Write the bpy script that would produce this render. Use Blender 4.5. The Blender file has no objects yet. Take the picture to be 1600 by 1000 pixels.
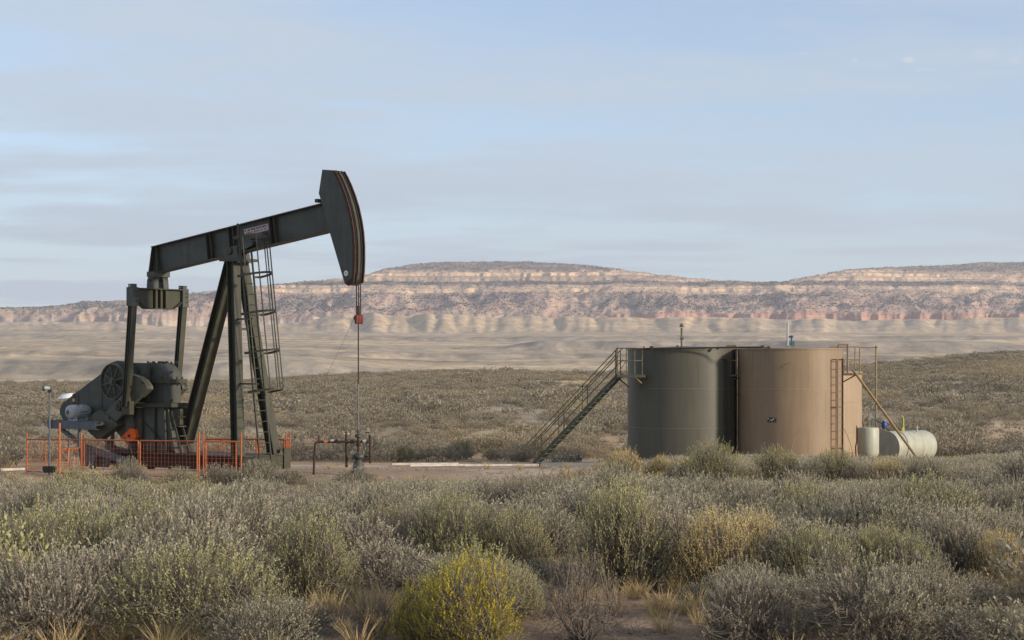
import bpy, math, random
import numpy as np
from mathutils import Vector, Matrix
random.seed(7)
RNG = np.random.default_rng(11)
C = bpy.context.scene.collection
SC = bpy.context.scene
PI = math.pi
R_ = math.radians

# ---------------------------------------------------------------- camera
EYE = 3.15           # eye height above the ground at the pump
F = 3000.0           # focal length in pixels of the 1600 px wide photograph
HOR = 565.0
cam_d = bpy.data.cameras.new('camera')
cam = bpy.data.objects.new('camera', cam_d); C.objects.link(cam)
cam.location = (0, 0, EYE); cam.rotation_euler = (PI/2, 0, 0)
cam_d.sensor_width = 36; cam_d.lens = 36*F/1600
cam_d.shift_y = (HOR-500)/1600
cam_d.clip_start = .1; cam_d.clip_end = 40000
SC.camera = cam

# ---------------------------------------------------------------- light
SUN_EL, SUN_AZ = R_(15), R_(-27)       # azimuth from +X, negative = towards the camera side
s = Vector((math.cos(SUN_EL)*math.cos(SUN_AZ), math.cos(SUN_EL)*math.sin(SUN_AZ), math.sin(SUN_EL)))
sl = bpy.data.lights.new('sun', 'SUN'); so = bpy.data.objects.new('sun', sl); C.objects.link(so)
so.rotation_euler = s.to_track_quat('Z', 'Y').to_euler()
sl.energy = 3.4; sl.angle = R_(5); sl.color = (1.0, .87, .70)

W = bpy.data.worlds.new('World'); SC.world = W; W.use_nodes = True
nt = W.node_tree; N = nt.nodes; L = nt.links; N.clear()
def wn(t, **k):
    n = N.new(t)
    for a, b in k.items(): setattr(n, a, b)
    return n
sky = wn('ShaderNodeTexSky', sky_type='NISHITA', sun_disc=False)
sky.sun_elevation = SUN_EL; sky.sun_rotation = PI/2 - SUN_AZ
sky.air_density = 1.0; sky.dust_density = 1.2; sky.ozone_density = 1.6; sky.altitude = 1800
SKY_STRENGTH = .115
tc = wn('ShaderNodeTexCoord'); sep = wn('ShaderNodeSeparateXYZ'); L.new(tc.outputs['Generated'], sep.inputs[0])
def wmath(op, a, b=None, c=None, clamp=False):
    n = wn('ShaderNodeMath', operation=op); n.use_clamp = clamp
    for i, v in enumerate((a, b, c)):
        if v is None: continue
        if isinstance(v, (int, float)): n.inputs[i].default_value = v
        else: L.new(v, n.inputs[i])
    return n.outputs[0]
zc = wmath('MAXIMUM', sep.outputs[2], 0.0)
zz = wmath('ADD', zc, .045)
u = wmath('DIVIDE', sep.outputs[0], zz); v = wmath('DIVIDE', sep.outputs[1], zz)
def wnoise(su, sv, off, scale, detail, rough):
    cmb = wn('ShaderNodeCombineXYZ'); L.new(wmath('MULTIPLY', u, su), cmb.inputs[0]); L.new(wmath('MULTIPLY', v, sv), cmb.inputs[1]); cmb.inputs[2].default_value = off
    n = wn('ShaderNodeTexNoise'); n.inputs['Scale'].default_value = scale; n.inputs['Detail'].default_value = detail; n.inputs['Roughness'].default_value = rough
    L.new(cmb.outputs[0], n.inputs['Vector']); return n.outputs['Fac']
n1 = wnoise(.50, .62, 3.1, 1.0, 6, .58)
n2 = wnoise(1.0, 1.5, 8.7, 1.0, 6, .62)
m = wmath('ADD', wmath('MULTIPLY', n1, .62), wmath('MULTIPLY', n2, .38))
mr = wn('ShaderNodeMapRange', interpolation_type='SMOOTHSTEP'); L.new(m, mr.inputs[0])
mr.inputs[1].default_value = .385; mr.inputs[2].default_value = .585; mr.inputs[3].default_value = .28; mr.inputs[4].default_value = .93
# thin cloud, slightly warm grey white
hs = wn('ShaderNodeHueSaturation'); hs.inputs['Saturation'].default_value = .90; hs.inputs['Value'].default_value = 1.0
L.new(sky.outputs[0], hs.inputs['Color'])
tint = wn('ShaderNodeMix', data_type='RGBA', blend_type='MULTIPLY'); tint.inputs[0].default_value = 1; L.new(hs.outputs[0], tint.inputs[6]); tint.inputs[7].default_value = (.97, .97, 1.02, 1)
mx = wn('ShaderNodeMix', data_type='RGBA'); hz_ = wn('ShaderNodeMapRange', interpolation_type='SMOOTHSTEP'); L.new(sep.outputs[2], hz_.inputs[0])
hz_.inputs[1].default_value = -.02; hz_.inputs[2].default_value = .15; hz_.inputs[3].default_value = .9; hz_.inputs[4].default_value = 0.0
L.new(wmath('MAXIMUM', mr.outputs[0], hz_.outputs[0]), mx.inputs[0]); L.new(tint.outputs[2], mx.inputs[6])
CL = .60/SKY_STRENGTH
mx.inputs[7].default_value = (CL*.60, CL*.695, CL*.80, 1)
# a few small brighter puffs
# (small fair weather puffs low in the north-east)
yy_ = wmath('MAXIMUM', sep.outputs[1], .05); dX = wmath('DIVIDE', sep.outputs[0], yy_); dZ = wmath('DIVIDE', sep.outputs[2], yy_)
pc = wn('ShaderNodeCombineXYZ'); L.new(wmath('MULTIPLY', dX, 130.0), pc.inputs[0]); L.new(wmath('MULTIPLY', dZ, 260.0), pc.inputs[1])
pn = wn('ShaderNodeTexNoise'); pn.inputs['Scale'].default_value = 1.0; pn.inputs['Detail'].default_value = 4; L.new(pc.outputs[0], pn.inputs['Vector'])
puff = None
for x0, z0, rx, rz, am in ((.2067, .1575, .0055, .0026, .85), (.178, .1572, .003, .0016, .6), (.190, .1545, .009, .0022, .35), (.152, .1605, .005, .0013, .4), (.246, .160, .013, .005, .42), (.262, .157, .006, .003, .45), (.215, .152, .012, .0015, .4)):
    q1 = wmath('POWER', wmath('ABSOLUTE', wmath('DIVIDE', wmath('SUBTRACT', dX, x0), rx)), 2.0)
    q2 = wmath('POWER', wmath('ABSOLUTE', wmath('DIVIDE', wmath('SUBTRACT', dZ, z0), rz)), 2.0)
    e_ = wmath('MULTIPLY', wmath('SUBTRACT', 1.5, wmath('ADD', wmath('ADD', q1, q2), wmath('MULTIPLY', pn.outputs['Fac'], 1.6))), am, clamp=True)
    puff = e_ if puff is None else wmath('MAXIMUM', puff, e_)
mr3 = wn('ShaderNodeMapRange', interpolation_type='SMOOTHSTEP'); L.new(puff, mr3.inputs[0]); mr3.inputs[4].default_value = .8
mx2 = wn('ShaderNodeMix', data_type='RGBA'); L.new(mr3.outputs[0], mx2.inputs[0]); L.new(mx.outputs[2], mx2.inputs[6])
mx2.inputs[7].default_value = (CL*.86, CL*.86, CL*.88, 1)
bg = wn('ShaderNodeBackground'); bg.inputs[1].default_value = SKY_STRENGTH; L.new(mx2.outputs[2], bg.inputs[0])
wo = wn('ShaderNodeOutputWorld'); L.new(bg.outputs[0], wo.inputs[0])

SC.view_settings.view_transform = 'Standard'; SC.view_settings.look = 'None'
SC.view_settings.gamma = 1; SC.view_settings.use_curve_mapping = False
SC.view_settings.exposure = 0.68
SC.render.engine = 'CYCLES'
SC.cycles.volume_bounces = 0; SC.cycles.max_bounces = 6

# ---------------------------------------------------------------- noise in numpy
def _hash(ix, iy, seed):
    h = (ix.astype(np.int64)*374761393 + iy.astype(np.int64)*668265263 + seed*1274126177) & 0xffffffff
    h = ((h ^ (h >> 13))*1274126177) & 0xffffffff
    return ((h ^ (h >> 16)) & 0xffffff)/float(0xffffff)
def vnoise(x, y, seed=0):
    ix = np.floor(x); iy = np.floor(y); fx = x-ix; fy = y-iy
    fx = fx*fx*fx*(fx*(fx*6-15)+10); fy = fy*fy*fy*(fy*(fy*6-15)+10)
    a = _hash(ix, iy, seed); b = _hash(ix+1, iy, seed); c = _hash(ix, iy+1, seed); d = _hash(ix+1, iy+1, seed)
    return (a*(1-fx)+b*fx)*(1-fy)+(c*(1-fx)+d*fx)*fy
def fbm(x, y, seed=0, octv=4, gain=.5):
    t = 0; a = 1; w = 0
    for i in range(octv):
        t = t+a*vnoise(x*2**i+i*17.3, y*2**i-i*9.1, seed+i); w += a; a *= gain
    return t/w
def ridged(x, y, seed=0, octv=4, gain=.5):
    t = 0; a = 1; w = 0
    for i in range(octv):
        t = t+a*(1-np.abs(2*vnoise(x*2**i+i*7.7, y*2**i+i*3.3, seed+i)-1)); w += a; a *= gain
    return t/w
def sst(a, b, x):
    t = np.clip((x-a)/(b-a), 0, 1); return t*t*(3-2*t)

# ---------------------------------------------------------------- terrain height
PR_D = np.array([-40, 0, 10, 16, 25, 35, 46, 56, 65, 75, 82, 90, 100])
PR_Z = np.array([1.3, 1.2, 1.0, .80, .50, .28, .06, 0, -.50, -1.0, -1.25, -1.42, -1.6])
CR_P = np.array([-900, 0, 300, 450, 560, 700, 900, 1000, 1345, 1450, 1540, 1600, 2400])
CR_Y = np.array([602, 600, 599, 592, 586, 580, 583, 583, 571, 561, 553, 550, 543])
FR_D = np.array([760, 900, 1100, 1600, 2200, 3000, 3700, 4250])
FR_Z = np.array([-10, -9, -6.5, 3.5, 14, 33, 50, 63])
def ground_z(X, Y):
    X = np.asarray(X, float); Y = np.asarray(Y, float)
    px = 800+F*X/np.maximum(Y, 30)
    z1 = np.interp(Y, PR_D, PR_Z)
    zc_ = EYE-(np.interp(px, CR_P, CR_Y)-HOR)*520/F
    t = np.clip((Y-100)/420, 0, 1)
    z2 = -1.6+(zc_+1.6)*t
    z = np.where(Y < 100, z1, z2)
    z = z+(fbm(X/14, Y/22, 5, 3)-.5)*.5*sst(95, 200, Y)*(1-sst(480, 540, Y))
    # beyond the crest
    zf = np.interp(Y, FR_D, FR_Z)
    e = sst(-60, 200, -(px-640))           # 1 on the left
    wob = (fbm(X/160, Y*0+3.1, 9, 5)-.5)*260
    zf = zf+e*8.5*sst(1120, 1190, Y+wob)*(1-.6*sst(1200, 1700, Y))
    # terraces
    wob2 = (fbm(X/260, Y*0+7.7, 19, 5)-.5)*520
    mk = sst(780, 850, px)*(1-sst(1500, 1650, px))
    zf = zf+(4+7*mk)*sst(2080, 2150, Y+wob2)*(1-.7*sst(2200, 2700, Y))
    wob3 = (fbm(X/300, Y*0+1.7, 29, 5)-.5)*500
    zf = zf+6*sst(2900, 2960, Y+wob3)*(1-.8*sst(3000, 3500, Y))
    wob4 = (fbm(X/200, Y*0+5.7, 39, 5)-.5)*400
    zf = zf+5*sst(1620, 1670, Y+wob4)*(1-.8*sst(1700, 2050, Y))
    zf = zf+((fbm(X/60, Y/150, 41, 4)-.5)*2.2+(ridged(X/22, Y/70, 42, 3)-.6)*1.5)*sst(800, 1200, Y)
    # badland foothills
    k = X/np.maximum(Y, 1)*4500
    am = .35+.65*sst(420, 600, px)*(1-.45*sst(960, 1080, px))
    g = ridged(k/80+.25*fbm(Y/300, k/60, 3), Y/2600, 51, 3, .5)
    g2 = ridged(k/17+.3*fbm(Y/200, k/50, 4), Y/900, 61, 3, .6)
    foot = Y-(g-.6)*260-(g2-.55)*38
    foot = foot+(fbm(k/340, Y*0+2, 77, 3)-.5)*420-(ridged(k/230, Y/3000, 87, 2)-.6)*330
    am = am*(.55+.8*fbm(k/240, Y*0+9, 88, 3))
    zf = zf+50*am*np.clip((foot-4120)/520, 0, 1)**1.25
    zf = zf-15*sst(4700, 4950, Y)*am
    zf = np.where(Y > 4250, zf+(Y-4250)*.012, zf)
    w = sst(530, 760, Y)
    return np.where(Y < 530, z, z*(1-w)+zf*w)
def gz(x, y): return float(ground_z(np.array([x]), np.array([y]))[0])

# ---------------------------------------------------------------- materials
def mat(name, col, rough=.6, metal=0.0, var=.25, nscale=6.0, bump=.0, bscale=40, col2=None, rust=None, rust_amt=0.0, streak=0.0, attr=None, spec=.3):
    m = bpy.data.materials.new(name); m.use_nodes = True
    t = m.node_tree; n = t.nodes; l = t.links; b = n['Principled BSDF']
    b.inputs['Roughness'].default_value = rough; b.inputs['Metallic'].default_value = metal
    co = n.new('ShaderNodeTexCoord')
    nz = n.new('ShaderNodeTexNoise'); nz.inputs['Scale'].default_value = nscale; nz.inputs['Detail'].default_value = 6; nz.inputs['Roughness'].default_value = .65
    l.new(co.outputs['Object'], nz.inputs['Vector'])
    rp = n.new('ShaderNodeValToRGB'); rp.color_ramp.elements[0].position = .3; rp.color_ramp.elements[1].position = .7
    c2 = col2 or tuple(c*(1+var) for c in col); c1 = tuple(c*(1-var) for c in col)
    rp.color_ramp.elements[0].color = (*c1, 1); rp.color_ramp.elements[1].color = (*c2, 1)
    l.new(nz.outputs['Fac'], rp.inputs[0]); out = rp.outputs[0]
    if streak:
        mp = n.new('ShaderNodeMapping'); mp.inputs['Scale'].default_value = (3.0, 3.0, .22); l.new(co.outputs['Object'], mp.inputs[0])
        ns = n.new('ShaderNodeTexNoise'); ns.inputs['Scale'].default_value = 2.2; ns.inputs['Detail'].default_value = 5; l.new(mp.outputs[0], ns.inputs['Vector'])
        r2 = n.new('ShaderNodeMapRange'); r2.inputs[1].default_value = .35; r2.inputs[2].default_value = .75; r2.inputs[3].default_value = 1-streak; r2.inputs[4].default_value = 1+streak
        l.new(ns.outputs['Fac'], r2.inputs[0])
        mm = n.new('ShaderNodeMix'); mm.data_type = 'RGBA'; mm.blend_type = 'MULTIPLY'; mm.inputs[0].default_value = 1
        l.new(out, mm.inputs[6]); l.new(r2.outputs[0], mm.inputs[7]); out = mm.outputs[2]
    if rust:
        nr = n.new('ShaderNodeTexNoise'); nr.inputs['Scale'].default_value = nscale*1.7; nr.inputs['Detail'].default_value = 8; nr.inputs['Roughness'].default_value = .75
        l.new(co.outputs['Object'], nr.inputs['Vector'])
        r3 = n.new('ShaderNodeMapRange'); r3.inputs[1].default_value = .72-rust_amt*.4; r3.inputs[2].default_value = .80-rust_amt*.3
        l.new(nr.outputs['Fac'], r3.inputs[0])
        mm = n.new('ShaderNodeMix'); mm.data_type = 'RGBA'; l.new(r3.outputs[0], mm.inputs[0]); l.new(out, mm.inputs[6]); mm.inputs[7].default_value = (*rust, 1); out = mm.outputs[2]
    b.inputs['Specular IOR Level'].default_value = spec
    l.new(out, b.inputs['Base Color'])
    if bump:
        bn = n.new('ShaderNodeTexNoise'); bn.inputs['Scale'].default_value = bscale; bn.inputs['Detail'].default_value = 4; l.new(co.outputs['Object'], bn.inputs['Vector'])
        bp = n.new('ShaderNodeBump'); bp.inputs['Strength'].default_value = bump; bp.inputs['Distance'].default_value = .02; l.new(bn.outputs['Fac'], bp.inputs['Height']); l.new(bp.outputs[0], b.inputs['Normal'])
    return m
RUST = (.14, .055, .025)
M = {}
M['paint'] = mat('dark_green_paint', (.057, .060, .051), .48, 0, .2, 2.5, .15, 30, rust=(.075, .052, .036), rust_amt=.24, streak=.18)
M['paint2'] = mat('olive_paint', (.047, .045, .028), .5, 0, .22, 3.0, .15, 30, rust=(.09, .055, .034), rust_amt=.26, streak=.2)
M['crank'] = mat('crank_paint', (.085, .083, .063), .5, 0, .2, 3.0, .15, 30, rust=(.11, .06, .035), rust_amt=.15, streak=.2)
M['rust'] = mat('rusty_steel', (.055, .028, .020), .75, .1, .45, 9, .3, 60)
M['darkrust'] = mat('dark_rusty_steel', (.045, .024, .018), .7, .2, .4, 9, .3, 60)
M['black'] = mat('black_steel', (.018, .018, .018), .5, .2, .3, 8)
M['cable'] = mat('wire_rope', (.035, .022, .02), .6, .4, .3, 30)
M['rod'] = mat('polished_rod_steel', (.12, .12, .12), .35, .7, .2, 10)
M['red'] = mat('red_casting_paint', (.12, .022, .016), .55, 0, .4, 12, .3, 60, rust=(.06, .02, .015), rust_amt=.35)
M['orange'] = mat('orange_fence_paint', (.40, .115, .04), .5, 0, .3, 14, .1, 60, rust=(.2, .05, .02), rust_amt=.35)
M['orangebright'] = mat('bright_orange_paint', (.75, .12, .015), .5, 0, .15, 8)
M['grey'] = mat('motor_grey_paint', (.36, .37, .38), .45, 0, .18, 8, .15, 60, rust=(.12, .08, .06), rust_amt=.15)
M['bluegrey'] = mat('blue_grey_steel', (.10, .11, .125), .5, .1, .25, 6, .2, 40, rust=RUST, rust_amt=.15)
M['white'] = mat('white_paint', (.72, .72, .70), .5, 0, .12, 10, .2, 40)
M['pinksign'] = mat('faded_sign_plate', (.42, .33, .36), .5, 0, .25, 30)
M['green_tank'] = mat('dark_green_tank_paint', (.080, .077, .058), .45, 0, .08, .7, .06, 14, streak=.08)
M['tan_tank'] = mat('tan_tank_paint', (.235, .168, .106), .5, 0, .07, .7, .06, 14, rust=(.16, .09, .05), rust_amt=-.05, streak=.07)
M['tan_tank2'] = mat('light_tan_tank_paint', (.32, .235, .155), .5, 0, .07, .7, .06, 14, streak=.07)
M['seam'] = mat('weld_seam', (.125, .12, .092), .5, 0, .15, 8)
M['seamtan'] = mat('tan_weld_seam', (.31, .22, .14), .5, 0, .15, 8)
M['ochre'] = mat('ochre_pipe_paint', (.26, .18, .085), .5, 0, .2, 6, .1, 40, rust=RUST, rust_amt=.12)
M['brownpipe'] = mat('brown_pipe_paint', (.19, .11, .065), .55, 0, .3, 6, .1, 40, rust=RUST, rust_amt=.25)
M['olivepipe'] = mat('olive_handrail_paint', (.10, .085, .045), .55, 0, .3, 6, .1, 40, rust=RUST, rust_amt=.15)
M['tread'] = mat('stair_steel', (.065, .07, .05), .55, .1, .3, 6, rust=RUST, rust_amt=.2)
M['cream'] = mat('cream_vessel_paint', (.36, .36, .29), .45, 0, .1, 2, .08, 20, rust=(.2, .14, .09), rust_amt=.08, streak=.12)
M['blue'] = mat('blue_valve_paint', (.03, .07, .24), .4, 0, .2, 10)
M['yellowgreen'] = mat('yellow_green_paint', (.33, .32, .09), .45, 0, .2, 10)
M['teal'] = mat('teal_valve_paint', (.05, .13, .14), .5, 0, .2, 10)
M['palepipe'] = mat('weathered_pale_pipe', (.44, .39, .34), .6, 0, .3, 2, .2, 20, rust=(.42, .22, .12), rust_amt=.35)
M['slab'] = mat('grey_steel_beam', (.10, .10, .095), .5, .1, .2, 2, .2, 20)
M['twine'] = mat('thin_guy_cable', (.25, .22, .19), .6, .2, .2, 30)

# ---------------------------------------------------------------- mesh helpers
class MB:
    def __init__(self): self.v = []; self.f = []; self.sm = []
    def add(self, vs, fs, smooth=False):
        o = len(self.v); self.v += [tuple(p) for p in vs]; self.f += [tuple(i+o for i in f) for f in fs]; self.sm += [smooth]*len(fs)
    def box(self, c, sz, rot=None):
        c = Vector(c); h = Vector(sz)/2; vs = []
        for sx in (-1, 1):
            for sy in (-1, 1):
                for sz_ in (-1, 1):
                    p = Vector((sx*h.x, sy*h.y, sz_*h.z))
                    if rot is not None: p = rot @ p
                    vs.append(c+p)
        self.add(vs, [(0, 1, 3, 2), (4, 6, 7, 5), (0, 4, 5, 1), (2, 3, 7, 6), (0, 2, 6, 4), (1, 5, 7, 3)]); return self
    def bar(self, p0, p1, w, h, up=(0, 1, 0)):
        """box from p0 to p1; w is its width along `up`-projected axis, h the other"""
        p0 = Vector(p0); p1 = Vector(p1); d = (p1-p0); Ln = d.length; d.normalize()
        a = Vector(up); a = (a-d*a.dot(d)).normalized(); b = d.cross(a)
        rot = Matrix((d, a, b)).transposed()
        return self.box((p0+p1)/2, (Ln, w, h), rot)
    def tube(self, p0, p1, r, n=8, r1=None, caps=True):
        p0 = Vector(p0); p1 = Vector(p1); d = (p1-p0).normalized(); a = d.orthogonal().normalized(); b = d.cross(a)
        r1 = r if r1 is None else r1
        vs = [p0+(a*math.cos(2*PI*i/n)+b*math.sin(2*PI*i/n))*r for i in range(n)]+[p1+(a*math.cos(2*PI*i/n)+b*math.sin(2*PI*i/n))*r1 for i in range(n)]
        self.add(vs, [(i, (i+1) % n, n+(i+1) % n, n+i) for i in range(n)], True)
        if caps: self.add(vs, [tuple(range(n-1, -1, -1)), tuple(range(n, 2*n))])
        return self
    def path(self, pts, r, n=6):
        for a, b in zip(pts[:-1], pts[1:]): self.tube(a, b, r, n)
        return self
    def prism(self, outl, b0, b1):
        """outline in the local x-z plane, thickness along y"""
        n = len(outl)
        ar = sum(outl[i][0]*outl[(i+1) % n][1]-outl[(i+1) % n][0]*outl[i][1] for i in range(n))
        if ar < 0: outl = outl[::-1]
        vs = [(x, b0, z) for x, z in outl]+[(x, b1, z) for x, z in outl]
        self.add(vs, [tuple(range(n)), tuple(range(2*n-1, n-1, -1))]+[((i+1) % n, i, n+i, n+(i+1) % n) for i in range(n)]); return self
    def lathe(self, prof, n=32, c=(0, 0, 0), axis='z', ang0=0, ang1=2*PI):
        vs = []; m = len(prof); c = Vector(c); full = abs(ang1-ang0-2*PI) < 1e-6; k = n if full else n+1
        for i in range(k):
            a = ang0+(ang1-ang0)*i/n
            for r, h in prof:
                p = (r*math.cos(a), r*math.sin(a), h)
                if axis == 'y': p = (p[0], p[2], p[1])
                if axis == 'x': p = (p[2], p[0], p[1])
                vs.append(c+Vector(p))
        fs = []
        for i in range(n):
            j = (i+1) % k
            for q in range(m-1): fs.append((i*m+q, j*m+q, j*m+q+1, i*m+q+1))
        self.add(vs, fs, True); return self
    def build(self, name, m, parent=None, label=None, loc=None):
        me = bpy.data.meshes.new(name); me.from_pydata(self.v, [], self.f); me.materials.append(m)
        me.polygons.foreach_set('use_smooth', self.sm); me.update()
        if any(self.sm):
            try: me.set_sharp_from_angle(angle=R_(40))
            except Exception: pass
        o = bpy.data.objects.new(name, me); C.objects.link(o)
        if parent: o.parent = parent
        if loc: o.location = loc
        if label: o['label'] = label
        return o
def tag(o, label=None, cat=None, group=None, kind=None):
    if label: o['label'] = label
    if cat: o['category'] = cat
    if group: o['group'] = group
    if kind: o['kind'] = kind
    return o
def empty(name, loc, rz=0):
    o = bpy.data.objects.new(name, None); C.objects.link(o); o.location = loc; o.rotation_euler = (0, 0, rz); return o
def copyobj(o, parent, loc=None, rot=None):
    c = o.copy(); C.objects.link(c); c.parent = parent
    if loc is not None: c.location = loc
    if rot is not None: c.rotation_euler = rot
    return c
def wpt(px, py, Y): return Vector(((px-800)/F*Y, Y, EYE+(HOR-py)/F*Y))

# ================================================================ GROUND
def grid_mesh(name, X, Y, Z, col, m):
    nr, nc = X.shape
    co = np.stack([X, Y, Z], -1).reshape(-1, 3).astype(np.float32)
    i = np.arange(nr-1)[:, None]*nc+np.arange(nc-1)[None, :]
    q = np.stack([i, i+1, i+nc+1, i+nc], -1).reshape(-1, 4).astype(np.int32)
    me = bpy.data.meshes.new(name); me.vertices.add(len(co)); me.vertices.foreach_set('co', co.ravel())
    me.loops.add(q.size); me.loops.foreach_set('vertex_index', q.ravel())
    me.polygons.add(len(q)); me.polygons.foreach_set('loop_start', np.arange(0, q.size, 4, dtype=np.int32))
    me.update(calc_edges=True); me.polygons.foreach_set('use_smooth', np.ones(len(q), bool))
    a = me.color_attributes.new('surface', 'FLOAT_COLOR', 'POINT')
    a.data.foreach_set('color', np.concatenate([col.reshape(-1, 3), np.ones((len(co), 1))], 1).astype(np.float32).ravel())
    me.materials.append(m); o = bpy.data.objects.new(name, me); C.objects.link(o); return o
def attr_mat(name, scales, amt, bump, bscale, bdist, streaks=()):
    m = bpy.data.materials.new(name); m.use_nodes = True
    t = m.node_tree; n = t.nodes; l = t.links; b = n['Principled BSDF']; b.inputs['Roughness'].default_value = .95
    b.inputs['Specular IOR Level'].default_value = .1
    at = n.new('ShaderNodeAttribute'); at.attribute_name = 'surface'; out = at.outputs['Color']
    geo = n.new('ShaderNodeNewGeometry')
    for sc_, am in zip(scales, amt):
        nz = n.new('ShaderNodeTexNoise'); nz.inputs['Scale'].default_value = sc_; nz.inputs['Detail'].default_value = 5; nz.inputs['Roughness'].default_value = .7
        l.new(geo.outputs['Position'], nz.inputs['Vector'])
        r = n.new('ShaderNodeMapRange'); r.inputs[1].default_value = .3; r.inputs[2].default_value = .7; r.inputs[3].default_value = 1-am; r.inputs[4].default_value = 1+am; l.new(nz.outputs['Fac'], r.inputs[0])
        mm = n.new('ShaderNodeMix'); mm.data_type = 'RGBA'; mm.blend_type = 'MULTIPLY'; mm.inputs[0].default_value = 1
        l.new(out, mm.inputs[6]); l.new(r.outputs[0], mm.inputs[7]); out = mm.outputs[2]
    for vec_, am, rough_ in streaks:
        mp = n.new('ShaderNodeMapping'); mp.inputs['Scale'].default_value = vec_; l.new(geo.outputs['Position'], mp.inputs[0])
        nz = n.new('ShaderNodeTexNoise'); nz.inputs['Scale'].default_value = 1; nz.inputs['Detail'].default_value = 6; nz.inputs['Roughness'].default_value = rough_
        l.new(mp.outputs[0], nz.inputs['Vector'])
        r = n.new('ShaderNodeMapRange'); r.inputs[1].default_value = .35; r.inputs[2].default_value = .65; r.inputs[3].default_value = 1-am; r.inputs[4].default_value = 1+am; l.new(nz.outputs['Fac'], r.inputs[0])
        mm = n.new('ShaderNodeMix'); mm.data_type = 'RGBA'; mm.blend_type = 'MULTIPLY'; mm.inputs[0].default_value = 1
        l.new(out, mm.inputs[6]); l.new(r.outputs[0], mm.inputs[7]); out = mm.outputs[2]
    l.new(out, b.inputs['Base Color'])
    bn = n.new('ShaderNodeTexNoise'); bn.inputs['Scale'].default_value = bscale; bn.inputs['Detail'].default_value = 6; l.new(geo.outputs['Position'], bn.inputs['Vector'])
    bp = n.new('ShaderNodeBump'); bp.inputs['Strength'].default_value = bump; bp.inputs['Distance'].default_value = bdist; l.new(bn.outputs['Fac'], bp.inputs['Height']); l.new(bp.outputs[0], b.inputs['Normal'])
    return m
def lerp(a, b, t): return a*(1-t[..., None])+np.asarray(b)*t[..., None]

def pad_mask(X, Y):
    """1 on the bare gravel pad around the pump and before the tanks"""
    px = 800+F*X/np.maximum(Y, 10)
    j = (fbm(X/3.0, Y/3.0, 91, 3)-.5)
    front = np.interp(px, [-600, 40, 200, 420, 480, 600, 900, 1000, 1150, 2400], [52, 52, 51.5, 51, 48, 48, 52, 64, 74, 76])
    back = np.interp(px, [-600, 40, 380, 480, 640, 1000, 1460, 1520, 2400], [58, 66, 80, 84, 82, 84, 88, 86, 86])
    right = 1-sst(1440, 1500, px+j*40)
    return sst(-.6, .6, Y-front+j*3)*(1-sst(-1, 1.5, Y-back+j*4))*right
def bare_mask(X, Y):
    """bare soil openings in the near sagebrush"""
    t = 0
    for cx, cy, rx, ry in BARE: t = np.maximum(t, 1-sst(.6, 1.15, np.sqrt(((X-cx)/rx)**2+((Y-cy)/ry)**2)+(fbm(X/.5, Y/.5, 12, 3)-.5)*.5))
    return t
def gp(px, py):
    """ground point seen at a pixel"""
    Y = 12.0
    for _ in range(4000):
        z = np.interp(Y, PR_D, PR_Z)
        if HOR+(EYE-z)*F/Y <= py: break
        Y += .02
    return (px-800)/F*Y, Y
BARE = []
for px, py, rx, ry in ((545, 965, .72, 1.9), (1045, 965, .75, 1.9), (935, 905, .85, 1.3), (1500, 985, .3, .6), (60, 985, .5, .5)):
    x, y = gp(px, py); BARE.append((x, y, rx, ry))

rows = np.concatenate([np.arange(-30, 12, 3.0), np.arange(12, 60, .28), np.arange(60, 100, .6), np.geomspace(100, 560, 110), np.geomspace(566, 4100, 190), np.geomspace(4112, 5150, 110)])
ks = np.concatenate([np.linspace(-.75, -.32, 40)[:-1], np.linspace(-.32, .32, 560), np.linspace(.32, .75, 40)[1:]])
Yg = rows[:, None]*np.ones_like(ks)[None, :]; Xg = ks[None, :]*(np.maximum(rows, -28)[:, None]+30)
Zg = ground_z(Xg, Yg)
px = 800+F*Xg/np.maximum(Yg, 30)
near = (fbm(Xg/2.2, Yg/2.2, 2, 4)-.5)*.10+(fbm(Xg/.5, Yg/.5, 3, 2)-.5)*.035
Zg = Zg+near*(1-sst(60, 110, Yg))
soil = np.array([.34, .22, .125]); col = np.ones(Xg.shape+(3,))*soil
col = lerp(col, (.46, .32, .19), sst(.45, .65, fbm(Xg/1.5, Yg/1.5, 7, 4)))
pm = pad_mask(Xg, Yg); padc = lerp(np.ones(Xg.shape+(3,))*np.array([.34, .235, .155]), (.42, .32, .23), sst(.4, .7, fbm(Xg/4, Yg/4, 17, 4)))
col = col*(1-pm[..., None])+padc*pm[..., None]
mid = sst(95, 140, Yg)*(1-sst(540, 600, Yg))
sage = lerp(np.ones(Xg.shape+(3,))*np.array([.37, .29, .205]), (.47, .35, .21), sst(.5, .68, fbm(Xg/12, Yg/40, 27, 4)))
col = col*(1-mid[..., None])+sage*mid[..., None]
far = sst(560, 700, Yg)
fc = np.ones(Xg.shape+(3,))*np.array([.58, .43, .27])
b1 = fbm(Xg/900+2, Yg/110, 31, 5); b2 = fbm(Xg/260, Yg/60+5, 32, 5); b3 = fbm(Xg/1400, Yg/210+3, 34, 4)
fc = lerp(fc, (.31, .26, .20), sst(.50, .62, b1)*.8)
fc = lerp(fc, (.56, .40, .235), sst(.52, .66, b2)*.75)
fc = lerp(fc, (.33, .27, .205), sst(.54, .66, b3)*.7)
b4 = fbm(Xg/120, Yg/24, 35, 4); fc = lerp(fc, (.22, .195, .15), sst(.55, .68, b4)*.55); b5 = fbm(Xg/70+4, Yg/18, 36, 4); fc = lerp(fc, (.60, .45, .29), sst(.56, .7, b5)*.5)
fc = lerp(fc, (.36, .31, .25), (1-sst(900, 1500, Yg+(fbm(Xg/200, Yg/80, 33)-.5)*500))*.6)
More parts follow.
